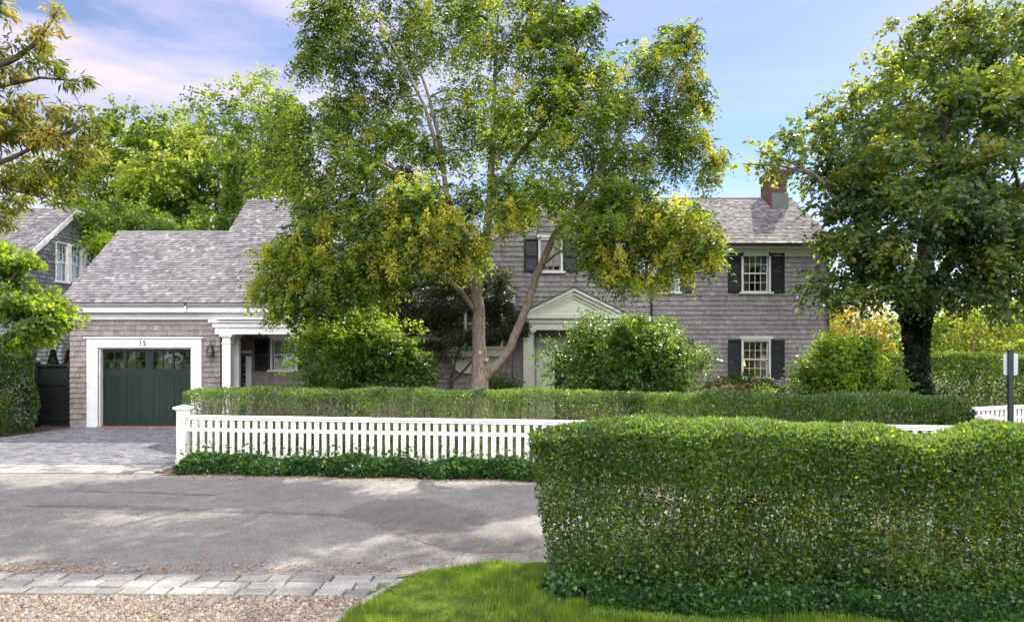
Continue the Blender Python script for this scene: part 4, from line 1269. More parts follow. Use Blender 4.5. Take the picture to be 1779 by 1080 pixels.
# ------------------------------------------------------------------ hedges and shrubs
def hedge(label, path, width, height, n, leafmat, leafL, base=.05, stems=60, name='clipped_hedge', flare=0, gaps=None, roundness=.16, bulge=.04, hfun=None, dens_top=1.0, inner=.25, stemmat='stem', under=.0, hstem=.9, cat='hedge', twigs=0, backlit_share=.03):
    """path: ground points of the centre line; leaves in a skin about 0.15 m deep, stems inside"""
    pts = [Vector((*p, 0)) for p in path]
    T = thing(name, label, cat, pts[0])
    seg = [(pts[i + 1] - pts[i]).length for i in range(len(pts) - 1)]; tot = sum(seg)
    cum = np.concatenate([[0], np.cumsum(seg)])
    A = np.array([tuple(p) for p in pts])
    def at(s):
        s = np.clip(s, 0, tot); i = np.clip(np.searchsorted(cum, s, 'right') - 1, 0, len(seg) - 1)
        t = (s - cum[i]) / np.array(seg)[i]
        d = unit(A[i + 1] - A[i]); return A[i] + (A[i + 1] - A[i]) * t[:, None], d
    hf = hfun or (lambda s: np.full_like(s, height))
    per = height * 2 * (1 - under) + width; ends = 2 * width * height / per
    s = rng.uniform(-width * .5, tot + width * .5, n)
    # cross-section position: perimeter parameter of a rounded box
    c = rng.uniform(0, 1, n)
    side = np.where(c < height / per, -1, np.where(c < 2 * height / per, 1, 0))
    hh = hf(np.clip(s, 0, tot))
    v = np.where(side == 0, rng.uniform(-.5, .5, n) * width, side * width * .5)
    z = np.where(side == 0, hh, base + rng.uniform(0, 1, n) * (hh - base))
    nrm = np.stack([v * 0, np.where(side == 0, 0, side), np.where(side == 0, 1, 0)], 1).astype(float)
    # round the shoulders
    rr = roundness * 1.6
    ov = np.clip(np.abs(v) - (width * .5 - rr), 0, None); oz = np.clip(z - (hh - rr), 0, None)
    dl = np.sqrt(ov ** 2 + oz ** 2); k = np.where(dl > rr, rr / np.maximum(dl, 1e-6), 1)
    v = np.sign(v) * (np.abs(v) - ov * (1 - k)); z = z - oz * (1 - k)
    nrm[:, 1] += np.sign(v) * ov / rr; nrm[:, 2] += oz / rr
    # the ends
    endL, endR = s < 0, s > tot
    # shrink the section towards the rounded ends
    e = np.where(endL, -s, np.where(endR, s - tot, 0)) / (width * .5)
    v = v * np.sqrt(np.clip(1 - e ** 2, 0, 1))
    z = np.where(side == 0, z - (1 - np.sqrt(np.clip(1 - e ** 2, 0, 1))) * roundness, z)
    depth = np.abs(rng.normal(size=n)) * .06 + np.where(rng.uniform(0, 1, n) < inner, rng.uniform(0, width * .45, n), 0)
    c0, d = at(s); nv = np.stack([-d[:, 1], d[:, 0], 0 * d[:, 0]], 1)
    ext = np.where(endL, s, np.where(endR, s - tot, 0))
    wob = bulge * (np.sin(s * 2.1 + z * 3) + np.sin(s * 5.3 - z * 4.1) * .6 + np.sin(s * 11 + 1.3) * .3)
    sgn = np.sign(v + 1e-9)
    p = c0 + d * ext[:, None] + nv * (v + sgn * wob)[:, None]
    p[:, 2] = z + np.where(side == 0, wob * .6, 0)
    N3 = nv * nrm[:, 1:2] + np.array([0, 0, 1.0]) * nrm[:, 2:3] + d * (np.sign(ext) * e)[:, None]
    N3 = unit(N3 + 1e-4)
    p = p - N3 * depth[:, None]
    p = p - d * (flare * np.clip(p[:, 2] / height, 0, 1) ** .8 * np.clip(1 - s / .9, 0, 1.6))[:, None]
    keep = p[:, 2] > base * .5
    if gaps is not None: keep &= rng.uniform(0, 1, n) < gaps(s, p[:, 2])
    p, N3 = p[keep], N3[keep]
    ax = N3 * .6 + rng.normal(size=p.shape) * .55 + np.array([0, 0, .35])
    q = leaf_quads(p, ax, leafL, .5, .12)
    yz = np.exp(-((p[:, 2] / height - .48) / .22) ** 2) * (.5 + .5 * np.sin(p[:, 0] * 5.1 + 1.0) * np.sin(p[:, 0] * 2.3))  # painted backlight: yellow leaves gathered in patches at mid height
    quad_mesh('foliage', q, [leafmat, Lf['backlit']], (rng.uniform(0, 1, len(q)) < backlit_share * (.4 + 5 * np.clip(yz, 0, 1))).astype(int), T)
    mb = MB()
    for i in range(twigs):
        s0 = rng.uniform(0, tot); c1, d1 = at(np.array([s0])); nv1 = np.array([-d1[0, 1], d1[0, 0], 0])
        h_ = float(hf(np.array([s0]))[0]); z_ = rng.uniform(.1, .8) * h_; off = -width * .5 * rng.uniform(.93, 1.04)
        b0_ = Vector(c1[0] + nv1 * off) + Vector((0, 0, z_)); e_ = b0_ + Vector((rng.normal() * .07, rng.normal() * .03, rng.uniform(.12, .42)))
        if e_.z < h_ * .98: limb(mb, b0_, e_, .0032, .002, 4, .025, 0, 4)
    for i in range(stems):
        s0 = rng.uniform(0, tot); c1, d1 = at(np.array([s0])); nv1 = np.array([-d1[0, 1], d1[0, 0], 0]); off = rng.uniform(-.32, .32) * width
        b0_ = Vector(c1[0] + nv1 * off * .6); top = Vector(c1[0] + nv1 * off * 1.2 + d1[0] * rng.normal() * .12) + Vector((0, 0, hstem * float(hf(np.array([s0]))[0]) * rng.uniform(.85, 1.02)))
        limb(mb, b0_, top, rng.uniform(.008, .016), .004, 5, .03, 0, 4)
        for _ in range(2):
            m_ = b0_.lerp(top, rng.uniform(.3, .7)); limb(mb, m_, m_ + Vector((rng.normal() * .15, rng.normal() * .15, rng.uniform(.2, .5))), .006, .003, 3, .05, 0, 3)
    mb.build('stems', M[stemmat], T)
    return T
# hedge behind the picket fence, in its two runs (taller trimmed left run, sunlit right run)
def hy(x): return 15.45 - .105 * (x + 7.0)
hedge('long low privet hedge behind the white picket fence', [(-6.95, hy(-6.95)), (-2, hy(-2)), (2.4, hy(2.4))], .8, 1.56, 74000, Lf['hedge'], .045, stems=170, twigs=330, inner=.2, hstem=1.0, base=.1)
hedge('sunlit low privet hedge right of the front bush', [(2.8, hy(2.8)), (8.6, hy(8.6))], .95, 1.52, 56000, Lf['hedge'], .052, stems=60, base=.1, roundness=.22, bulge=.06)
# the large foreground hedge
HX0 = .95
def hh_fg(s):
    X_ = HX0 + s
    return 1.71 - .025 * np.clip(X_ - 3, 0, 2.5) - .12 * np.exp(-((X_ - 4.35) / .42) ** 2) + .03 * np.sin(X_ * 1.7) - .05 * np.exp(-((X_ - .9) / .3) ** 2)
def gp(s, z):
    X_ = HX0 + s
    low = 1 - .04 * np.exp(-((z - .45) / .28) ** 2) * (1 + .3 * np.sin(X_ * 6)) - .2 * (z < .2)
    hole = 1 - .5 * np.exp(-((X_ - 4.3) / .55) ** 2 - ((z - .50) / .25) ** 2)
    hol = np.sin(X_ * 4.3 + 1.1) * np.sin(z * 5.7 + X_ * 1.7) + .6 * np.sin(X_ * 9.1 - z * 8.3)
    low = low * (1 - .38 * np.clip(hol - .25, 0, 1) * (z < 1.35))
    return np.clip(low * hole, .12, 1)
hedge('large clipped privet hedge with a rounded top, filling the right foreground', [(HX0, 7.36), (3.0, 7.22), (9.0, 6.85)], 1.05, 1.66, 240000, Lf['hedge'], .047, base=.06, stems=150, gaps=gp, roundness=.26, bulge=.035, hfun=hh_fg, inner=.30, flare=.17, twigs=0, backlit_share=.05)
# hedge at the left edge by the gate
hedge('tall clipped hedge at the left edge of the driveway', [(-19.5, 19.5), (-14.75, 19.5)], 2.1, 2.45, 80000, Lf['hedge'], .085, stems=20, roundness=.3, bulge=.1)
# tall hedge across the side street on the right
hedge('tall dark hedge at the right, behind the ivy-clad tree', [(11.2, 23.4), (15.5, 22.2), (22, 21)], 1.3, 2.2, 80000, Lf['hedge'], .085, stems=60, roundness=.15, bulge=.08)

def blob_leaf(L_, wr=.55, tufts=7, subr=.42, shell=.35, up=.2, fold=.12):
    def fn(c, r, n, tone):
        p, o = clumpy(c, r, n, shell, tufts, subr)
        ax = o * .7 + rng.normal(size=p.shape) * .6 + np.array([0, 0, up])
        return leaf_quads(p, ax, L_, wr, fold), np.full(n, tone)
    return fn
def shrub(label, c, r, n, L_, mats, stem_n=16, tone=0, name='bush', lobes=18, spread=.5, cat='bush', stemr=.018, shell=.55, skirt=.25):
    """many-stemmed bush: stems from the ground up into overlapping leafy lobes"""
    T = thing(name, label, cat, (c[0], c[1], 0))
    mb = MB(); V, I = [], []
    c = np.array(c); r = np.array(r)
    for i in range(lobes):
        d = unit(rng.normal(size=(1, 3)))[0]; d[2] = d[2] * .9 + .05
        ctr = c + d * r * rng.uniform(.45, .75)
        rr = r * rng.uniform(.30, .46)
        p, o = clumpy(ctr, rr, n // lobes, .35, 8, .5)
        ok = p[:, 2] > skirt * rng.uniform(.6, 1.6, len(p)); p, o = p[ok], o[ok]
        p, o = p[::6], o[::6]
        q = twig_leaves(p, o + rng.normal(size=p.shape) * .4 + np.array([0, 0, .25]), L_, L_ * 3.6, 6, .55, .15)
        V.append(q); I.append(np.full(len(q), tone if rng.uniform() > .2 else min(tone + 1, len(mats) - 1)))
        if i < stem_n:
            b0_ = Vector((c[0] + rng.normal() * spread * .4, c[1] + rng.normal() * spread * .4, 0))
            limb(mb, b0_, Vector(ctr), stemr, stemr * .4, 6, .07, 0, 5)
    mb.build('stems', M['stem'], T, smooth=True)
    quad_mesh('foliage', np.concatenate(V), mats, np.concatenate(I), T)
    return T
c_ = P(625, 610, 17.2); shrub('large green shrub with bare stems below, left of the raintree trunk', (c_.x, 17.2, 2.05), (1.85, 1.1, 1.38), 42000, .085, [Lf['shrub'], Lf['lime']], 16, lobes=26)
c_ = P(1086, 610, 17.6); shrub('broad sunlit bush in front of the entrance porch', (c_.x, 17.4, 1.95), (1.98, 1.25, 1.48), 52000, .085, [Lf['shrub'], Lf['hedge']], 18, lobes=30)
c_ = P(1470, 630, 18.5); shrub('rounded bright bush beside the right corner of the house', (c_.x, 18.5, 1.45), (1.55, 1.15, 1.35), 38000, .09, [Lf['shrub'], Lf['lime']], 8, lobes=26)
c_ = P(1275, 665, 20.5); hyd = shrub('low hydrangea with faded pinkish heads under the lower right window', (c_.x, 20.5, .85), (1.7, .7, .75), 16000, .10, [Lf['darkbg'], Lf['shrub']], 8, name='hydrangea', lobes=16)
V = []
for i in range(26):
    cc = np.array([c_.x + rng.uniform(-1.8, .9), 20.0 + rng.normal() * .25, 1.25 + rng.uniform(-.25, .28)])
    p = cc + ball(130, .6) * .12; V.append(leaf_quads(p, p - cc, .035, .9, .1))
quad_mesh('flower_heads', np.concatenate(V), Lf['hydr'], None, hyd)
c_ = P(1345, 672, 19.5); shrub('low dark shrub left of the rounded bright bush', (c_.x, 19.8, .7), (1.0, .6, .62), 8000, .08, [Lf['darkbg'], Lf['shrub']], 5, lobes=10)
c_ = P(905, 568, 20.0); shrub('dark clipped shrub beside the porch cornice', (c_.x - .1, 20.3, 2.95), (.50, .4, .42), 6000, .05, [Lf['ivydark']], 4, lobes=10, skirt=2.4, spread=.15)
c_ = P(880, 665, 18.5); shrub('low leafy plant at the foot of the entrance wall', (c_.x, 18.6, 1.15), (.7, .4, .42), 2600, .11, [Lf['darkbg']], 5, name='garden_plant', lobes=9, cat='plant')
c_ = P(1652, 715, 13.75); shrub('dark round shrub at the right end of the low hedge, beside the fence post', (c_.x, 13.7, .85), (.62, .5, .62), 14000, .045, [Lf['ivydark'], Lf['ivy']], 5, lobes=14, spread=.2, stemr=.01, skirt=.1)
for i, (px_, lb) in enumerate(((92, 'small dark cone conifer behind the gate, left one'), (120, 'small dark cone conifer behind the gate, nearest the garage corner'))):
    T = thing('cone_conifer', lb, 'conifer', (PX(px_, 22.5), 22.5, 0), 'cone conifers behind the gate')
    n = 7000; z = rng.uniform(0, 1, n) ** 1.3; a = rng.uniform(0, 2 * pi, n); rad = (.5 * (1 - z) + .02) * rng.uniform(.8, 1.05, n)
    p = np.stack([PX(px_, 22.5) + np.cos(a) * rad, 22.5 + np.sin(a) * rad, .2 + z * 2.15], 1)
    quad_mesh('foliage', leaf_quads(p, np.stack([np.cos(a), np.sin(a), .8 + 0 * a], 1), .06, .4), Lf['ivydark'], None, T)
    q_ = MB(); q_.tube([(PX(px_, 22.5), 22.5, 0), (PX(px_, 22.5), 22.5, 2.2)], [.05, .01], 6); q_.build('trunk', M['barkdark'], T)

# ivy along the foot of the fence and of the large hedge
def ivy_bank(name, label, line, width, h, n, L_, matn='ivy', seed=0):
    pts = [np.array([*p, 0.0]) for p in line]; V = []
    A = np.array(pts); seg = np.linalg.norm(A[1:] - A[:-1], axis=1); cum = np.concatenate([[0], np.cumsum(seg)])
    s = rng.uniform(0, cum[-1], n); i = np.clip(np.searchsorted(cum, s, 'right') - 1, 0, len(seg) - 1)
    t = ((s - cum[i]) / seg[i])[:, None]; d = unit(A[i + 1] - A[i]); nv = np.stack([d[:, 1], -d[:, 0], 0 * s], 1)
    v = rng.uniform(-1, 1, n); prof = np.sqrt(np.clip(1 - v ** 2, 0, 1))
    hh = h * (.95 + .14 * np.sin(s * 2.3 + seed) + .12 * np.sin(s * 6.1)) + .02
    z = np.clip(prof * hh * rng.uniform(.55, 1.1, n), .02, None)
    lone = rng.uniform(0, 1, n) < .035; z = np.where(lone, z + rng.uniform(0, .3, n), z)
    p = A[i] + (A[i + 1] - A[i]) * t + nv * (v * width * (1 + .18 * np.sin(s * 3.7 + 1)))[:, None]; p[:, 2] = z
    ax = nv * .9 + rng.normal(size=(n, 3)) * .6 + np.array([0, 0, .1])
    q = leaf_quads(p, ax, L_, .95, .1)
    return quad_mesh(name, q, Lf[matn], None, None, 4, kind='stuff', label=label, category='ivy')
ivy_bank('ivy', 'dark green ivy bank at the foot of the white picket fence', [(-6.5, 13.86), (-3, 13.52), (.5, 13.14), (3, 12.85), (8.3, 12.2)], .46, .27, 46000, .07)
ivy_bank('ivy', 'ivy ground cover at the foot of the large foreground hedge', [(.55, 7.1), (.75, 6.72), (1.5, 6.6), (3, 6.5), (6, 6.2)], .30, .155, 28000, .045, 'ivy', 2)
ivy_bank('ivy', 'low ivy under the middle of the foreground hedge', [(.9, 7.2), (6, 6.95)], .4, .14, 14000, .045, 'ivy', 4)

# ------------------------------------------------------------------ trees
# raintree in the middle
Y0 = 17.0
def rp(px, py, dy=0): return P(px, py, Y0 + dy)
tr = [
    [(Vector((PX(832, Y0), Y0, 0)), .31), (rp(832, 680), .235), (rp(833, 645), .20), (rp(831, 600), .165), (rp(831, 555), .15), (rp(829, 500), .14), (rp(838, 460), .125), (rp(848, 400, .2), .11), (rp(853, 320, .3), .095), (rp(856, 250, .4), .08), (rp(858, 180, .4), .06), (rp(862, 90, .3), .04), (rp(866, 10, .2), .025)],
    [(rp(838, 655), .13), (rp(860, 638, -.1), .12), (rp(888, 602, -.3), .105), (rp(912, 540, -.5), .095), (rp(932, 480, -.6), .088), (rp(962, 410, -.6), .08), (rp(1000, 360, -.5), .085), (rp(1040, 300, -.4), .07), (rp(1075, 240, -.3), .05), (rp(1110, 170, -.3), .03)],
    [(rp(826, 540), .075), (rp(800, 505, -.2), .062), (rp(760, 470, -.5), .055), (rp(715, 457, -.8), .048), (rp(650, 455, -1.1), .045), (rp(580, 470, -1.3), .03)],
    [(rp(826, 510), .09), (rp(812, 470, .2), .08), (rp(795, 400, .5), .07), (rp(775, 330, .8), .07), (rp(765, 250, 1.0), .055), (rp(745, 170, 1.1), .04), (rp(720, 90, 1.2), .025)],
    [(rp(770, 300, .9), .06), (rp(752, 230, .6), .05), (rp(735, 180, .5), .04), (rp(700, 110, .3), .03), (rp(660, 40, .2), .02)],
    [(rp(853, 340, .2), .07), (rp(900, 270, -.4), .055), (rp(945, 215, -.8), .045), (rp(985, 140, -1.0), .03), (rp(1010, 70, -1.0), .02)],
    [(rp(760, 360, .6), .06), (rp(700, 300, .2), .05), (rp(640, 270, -.2), .04), (rp(570, 240, -.4), .03)],
    [(rp(960, 415, -.6), .07), (rp(1030, 390, -.9), .055), (rp(1110, 375, -1.2), .045), (rp(1180, 380, -1.3), .03)],
    [(rp(1020, 330, -.4), .06), (rp(1100, 260, .2), .045), (rp(1160, 200, .5), .035), (rp(1190, 120, .6), .02)],
]
# (px, py, dy, rx px, ry px, count, seed-pod share)
rb = [
 (560, 30, .3, 45, 40, 1.0, 0), (620, 20, 0, 60, 50, 1, .05), (700, 15, .8, 60, 45, 1, .1), (780, 10, 1.2, 60, 45, 1, .1), (860, 5, .4, 65, 50, 1, .1), (940, 15, -.6, 60, 45, 1, .1), (1000, 50, -1, 45, 40, .8, .1),
 (560, 100, .2, 50, 40, 1, 0), (630, 90, -.3, 60, 50, 1.1, .05), (710, 95, 1.3, 60, 50, 1, .05), (790, 85, .8, 60, 50, .9, .1), (880, 80, -.3, 65, 55, 1.2, .1), (960, 100, -1.1, 60, 50, 1.1, .15), (1030, 130, -.8, 50, 45, 1, .1),
 (590, 170, -.2, 55, 45, 1, .05), (660, 165, .5, 50, 45, .8, .05), (820, 165, 1.2, 55, 50, .8, .05), (910, 165, -.9, 60, 50, 1.1, .1), (990, 180, -1.2, 60, 50, 1.1, .1), (1060, 200, -.5, 55, 50, 1, .05), (1130, 110, .4, 50, 42, .9, .1), (1180, 90, .7, 38, 45, .8, .3), (1195, 150, .8, 35, 50, .8, .3), (1120, 180, .2, 55, 50, 1, .1), (1170, 215, .5, 45, 40, .9, .1),
 (530, 215, -.3, 45, 42, .8, 0), (600, 235, -.6, 55, 45, 1, .05), (670, 240, .4, 45, 40, .6, 0), (1000, 250, -1.3, 60, 50, 1.1, .05), (930, 240, -.4, 50, 45, .9, 0), (1080, 270, -.2, 60, 50, 1, 0), (1140, 270, .4, 50, 45, 1, .1), (1210, 250, .7, 45, 30, .6, .4), (1230, 295, .8, 30, 30, .4, .4),
 (490, 210, .2, 40, 45, .7, 0), (480, 270, .3, 45, 40, .9, 0), (540, 290, -.2, 55, 45, 1.1, 0), (610, 300, -.6, 60, 45, 1.1, .05), (690, 300, .2, 45, 40, .7, 0), (820, 260, 1.0, 40, 40, .4, 0),
 (530, 350, -.4, 45, 38, .8, .05), (590, 350, -.8, 55, 45, .8, .05), (740, 340, -.9, 60, 45, 1, .3), (800, 350, -.5, 50, 45, .9, .2), (900, 320, -1, 50, 45, .9, 0), (960, 320, -1.2, 55, 45, 1, 0), (1040, 340, -1.2, 60, 45, 1, .1), (1100, 330, -.8, 55, 45, 1, .05), 
 (640, 390, -1.2, 55, 42, .9, .2), (570, 400, -1.2, 45, 38, .7, .3), (720, 400, -1.3, 55, 40, .9, .8), (790, 400, -1.2, 55, 42, .9, .9), (770, 445, -1.3, 45, 30, .6, 1), (820, 430, -1.2, 28, 40, .5, 1), (888, 368, -1.4, 42, 30, .6, .5),
 (540, 430, -1.4, 55, 35, 1, .3), (490, 450, -1.4, 45, 40, .8, .5), (600, 440, -1.5, 55, 36, .8, .2), (660, 430, -1.4, 50, 38, .9, .4), (550, 480, -1.5, 55, 36, .8, .1), (620, 490, -1.4, 50, 35, .9, .3), (480, 500, -1.5, 45, 30, .8, .3), (510, 535, -1.5, 50, 28, .8, .1), (575, 520, -1.4, 50, 28, .7, .1), (665, 485, -1.2, 38, 30, .6, .3),
 (1012, 382, -1.4, 48, 32, .8, .1), (1060, 400, -1.5, 60, 45, 1.1, .2), (1120, 390, -1.5, 55, 45, 1, .5), (1070, 450, -1.5, 50, 35, .9, .3), (1165, 370, -1.6, 42, 36, .6, .6), (1158, 425, -1.6, 34, 38, .55, .6), (1213, 395, -1.7, 34, 36, .5, .8), (1232, 435, -1.7, 24, 22, .3, .9), (1190, 455, -1.7, 18, 20, .2, .9), (1145, 475, -1.6, 20, 20, .25, .8), (1085, 482, -1.5, 30, 22, .4, .5),
 (690, 360, -1.3, 40, 35, .5, .6), (700, 450, -1.4, 40, 28, .5, .7), (770, 190, .9, 45, 45, .6, 0), (755, 265, .7, 45, 38, .6, 0), (880, 240, .2, 40, 38, .6, 0), (720, 250, .6, 38, 35, .5, 0), (835, 215, .8, 35, 35, .4, 0), (690, 215, .3, 40, 38, .6, 0), (1250, 270, .8, 14, 16, .12, .2), (1195, 50, .7, 16, 14, .12, .2), (1225, 180, .8, 14, 20, .15, .4), (975, 35, -1, 30, 18, .3, 0),
]
blobs = []
for (px_, py_, dy, rx, ry, n, pd) in rb:
    Y_ = Y0 + dy * 1.35
    c = P(px_, py_, Y_); s_ = Y_ / F
    blobs.append((c, (rx * s_ * 1.08, max(rx, ry) * s_ * 1.0, ry * s_ * 1.05), int(n * 245), pd))
def rain_fn(c, r, n, pd):
    k = 13; cc = ball(k, .25) * .85; idx = rng.integers(0, k, n)
    rad = rng.uniform(.20, .36, k)
    p = c + (cc[idx] + ball(n, .05) * rad[idx][:, None]) * r
    o = unit(p - c - cc[idx] * r + 1e-3)
    d = o + rng.normal(size=p.shape) * .4 + np.array([0, 0, -.25])
    q = sprays(p, d, .32, 5, .105, .46, .6)
    high = c[2] > 8.2
    pr = [.30, .48, .22] if not high else [.52, .36, .12]  # backlit silhouette painted in: more dark tufts high in the crown
    tone = rng.choice(3, k, p=pr)
    I = np.tile(tone[idx], 10).astype(float)
    out = [q]; idx2 = [I]
    if pd > 0:
        m = int(n * 9 * pd)
        if m > 0:
            q2 = pods(c + np.array([0, -r[1] * .5, 0]), r * np.array([.95, .6, .9]), m, .06); out.append(q2); idx2.append(np.full(len(q2), 3.0))
    return np.concatenate(out), np.concatenate(idx2)
RT = make_tree('raintree', 'large multi-limbed tree with yellow-green seed pods before the house front', 'tree', (PX(832, Y0), Y0, 0), tr, blobs, M['bark'], [Lf['rain_dark'], Lf['rain'], Lf['rain_light'], Lf['pod']], rain_fn, twigs=5, r_branch=.045, sides=12)
for (px_, py_, r_) in ((834, 612, .075), (846, 625, .062)):
    c = P(px_, py_, Y0 - .185)
    q_ = MB(); q_.tube([c + Vector((0, .06, 0)), c, c + Vector((0, -.012, 0))], [r_, r_, r_ * .8], 14); so = q_.build('branch_scar', M['stem'], RT)
    q_ = MB(); q_.tube([c + Vector((0, -.010, 0)), c + Vector((0, -.02, 0))], [r_ * .55, r_ * .45], 12); q_.build('scar_wood', M['cutwood'], so)

# ivy-clad tree on the right
Y1 = 20.0
def qp(px, py, dy=0): return P(px, py, Y1 + dy)
tr = [
    [(Vector((PX(1597, Y1), Y1, 0)), .40), (qp(1597, 672), .30), (qp(1592, 600), .26), (qp(1588, 540), .25), (qp(1598, 500), .30), (qp(1610, 430, .2), .24), (qp(1625, 330, .3), .18), (qp(1640, 220, .3), .12), (qp(1660, 120, .3), .06), (qp(1690, 50), .03)],
    [(qp(1585, 540), .2), (qp(1560, 490, -.5), .16), (qp(1520, 420, -1), .12), (qp(1470, 350, -1.3), .08), (qp(1410, 300, -1.4), .05), (qp(1350, 288, -1.5), .03), (qp(1290, 285, -1.6), .012)],
    [(qp(1600, 520), .2), (qp(1640, 470, -.8), .16), (qp(1700, 400, -1.8), .12), (qp(1770, 330, -2.4), .08), (qp(1850, 260, -2.6), .05)],
    [(qp(1612, 420), .14), (qp(1560, 330, 1), .1), (qp(1510, 230, 1.4), .06), (qp(1480, 160, 1.5), .03)],
    [(qp(1625, 340), .12), (qp(1700, 240, 1), .08), (qp(1760, 130, 1.4), .05)],
    [(qp(1400, 296, -1.4), .03), (qp(1360, 275, -1.5), .02), (qp(1310, 262, -1.5), .008)],
]
lb = [(1700, 30, 0, 80, 45), (1640, 70, .5, 60, 45), (1760, 80, -1, 70, 55), (1580, 110, .6, 55, 45), (1680, 120, -.8, 80, 55), (1520, 130, 1, 45, 35), (1540, 180, -.5, 60, 50), (1620, 190, -1.5, 80, 55), (1720, 190, -2, 85, 60), (1450, 200, 0, 50, 40), (1400, 225, .3, 40, 30), (1790, 180, -2, 70, 80),
      (1490, 250, -1, 65, 50), (1570, 270, -2, 80, 60), (1660, 280, -2.5, 90, 65), (1760, 290, -3, 90, 70), (1420, 280, -.8, 50, 38), (1460, 330, -1.4, 55, 45), (1530, 350, -2.2, 80, 55), (1620, 370, -2.8, 90, 60), (1720, 380, -3, 90, 65), (1800, 400, -3, 70, 70),
      (1450, 395, -1.6, 40, 45), (1500, 420, -2, 70, 50), (1590, 440, -2.5, 85, 45), (1680, 450, -2.8, 80, 45), (1750, 450, -3, 70, 40), (1475, 470, -1.8, 45, 35), (1450, 505, -1.9, 32, 22), (1530, 480, -1, 60, 28), (1640, 490, -2, 50, 25), (1770, 490, -2.5, 50, 22),
      (1560, 60, .5, 26, 20), (1360, 240, -1, 22, 16), (1600, 150, 2, 70, 60), (1700, 220, 2.5, 90, 80), (1560, 380, 1.5, 80, 60), (1700, 400, 2.5, 90, 60), (1480, 300, 1.8, 50, 50), (1740, 120, 1.5, 80, 60), (1660, 60, 1.5, 70, 40), (1590, 220, 1.5, 70, 50), (1660, 330, 1, 80, 60), (1420, 330, 0, 40, 35), (1392, 492, -2, 18, 16), (1560, 505, -2, 45, 22), (1720, 500, -2.5, 50, 20), (1440, 440, -1.5, 35, 30), (1500, 505, -2, 40, 20), (1605, 510, -2, 50, 18), (1680, 515, -2.5, 50, 20), (1750, 520, -2.5, 45, 20), (1450, 515, -2, 26, 16)]
blobs = []
for (px_, py_, dy, rx, ry) in lb:
    Y_ = Y1 + dy; c = P(px_, py_, Y_); s_ = Y_ / F
    px_ = px_ + (16 if px_ < 1500 else 8 if px_ < 1560 else 0); c = P(px_, py_, Y_)
    blobs.append((c, (rx * s_ * .95, rx * s_, ry * s_ * .95), int(rx * ry * .34) + 80, 0 if rng.uniform() > (.04 + .25 * (py_ < 150)) else 1))  # sun glow painted in: more yellow-green leaves near the crown top
for (px_, py_) in ((1320, 262), (1350, 300), (1300, 288), (1340, 280), (1375, 268)):
    c = P(px_, py_, Y1 - 1.5); blobs.append((c, (.3, .3, .2), 60, 1))
tr.append([(qp(1690, 50), .03), (Vector((12.6, 19.6, 13.2)), .03), (Vector((10.2, 19.2, 14.3)), .05), (Vector((7.6, 19.0, 14.6)), .04), (Vector((5.4, 18.8, 14.5)), .02)])  # added limb and leaves, unseen above the frame, to dapple the road with shade
for (x_, y_, z_, r_, k_) in ((5.2, 18.9, 14.3, .9, 420), (6.4, 19.4, 14.4, 1.1, 900), (7.4, 18.3, 14.2, 1.0, 700), (8.6, 19.3, 14.5, 1.2, 1000), (5.9, 18.1, 14.8, .8, 350), (10.2, 19.2, 14.6, 1.4, 1400), (11.8, 19.6, 14.4, 1.5, 1500), (4.2, 19.4, 14.7, .6, 200)):
    blobs.append((Vector((x_, y_, z_)), (r_, r_, r_ * .6), k_, 0))
IT = make_tree('shade_tree', 'tall dark leafy shade tree with ivy-wrapped trunk at the right', 'tree', (PX(1597, Y1), Y1, 0), tr, blobs, M['barkdark'], [Lf['linden'], Lf['maplebg'], Lf['linden_olive']], twig_fn(.145, .5, 8, .75, .4, alt=2, altp=.16), twigs=5, r_branch=.05, sides=12)
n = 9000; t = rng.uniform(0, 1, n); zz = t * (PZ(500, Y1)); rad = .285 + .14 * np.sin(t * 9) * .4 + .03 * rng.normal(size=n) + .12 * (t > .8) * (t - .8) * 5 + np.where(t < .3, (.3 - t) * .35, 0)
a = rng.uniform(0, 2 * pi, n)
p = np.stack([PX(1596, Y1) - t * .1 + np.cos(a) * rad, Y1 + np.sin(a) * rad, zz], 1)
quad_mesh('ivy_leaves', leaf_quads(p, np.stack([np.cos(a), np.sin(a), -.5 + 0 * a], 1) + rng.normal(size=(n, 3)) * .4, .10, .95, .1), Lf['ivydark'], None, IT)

# dark small acer in front of the low gable
Y2 = 19.3
ac = [(690, 520, 0, 50, 28), (740, 500, -.3, 55, 25), (700, 560, -.2, 45, 22), (750, 555, 0, 50, 22), (790, 520, -.3, 45, 28), (800, 580, -.3, 40, 22), (860, 520, -.2, 35, 32), (880, 560, .0, 28, 25), (850, 580, -.2, 35, 20), (760, 610, -.2, 50, 18), (700, 600, 0, 40, 20), (640, 520, .1, 45, 25), (820, 490, 0, 40, 25), (866, 480, -.3, 20, 16), (655, 560, 0, 40, 22), (770, 545, 0, 45, 25), (720, 640, 0, 40, 16)]
tr = []
for (x0, x1, y1) in ((745, 700, 600), (752, 765, 600), (782, 800, 600), (786, 850, 590), (740, 715, 560)):
    tr.append([(Vector((PX((x0 + 770) / 2, Y2), Y2, 0)), .05), (P(x0, 665, Y2), .04), (P((x0 + x1) / 2, 630, Y2), .03), (P(x1, y1, Y2), .022), (P(x1 + (x1 - x0) * .2, 530, Y2), .012)])
blobs = [(P(a, b_, Y2 + dy), (rx * Y2 / F * 1.1, .6, ry * Y2 / F), int(rx * ry * 2.0), 0) for a, b_, dy, rx, ry in ac]
make_tree('ornamental_acer', 'small dark-leaved acer with thin forked stems in front of the low gable', 'tree', (PX(770, Y2), Y2, 0), tr, blobs, M['barkdark'], [Lf['acer']], blob_leaf(.085, .5, 8, .5, .2, -.2), twigs=4, r_branch=.02, sides=6)

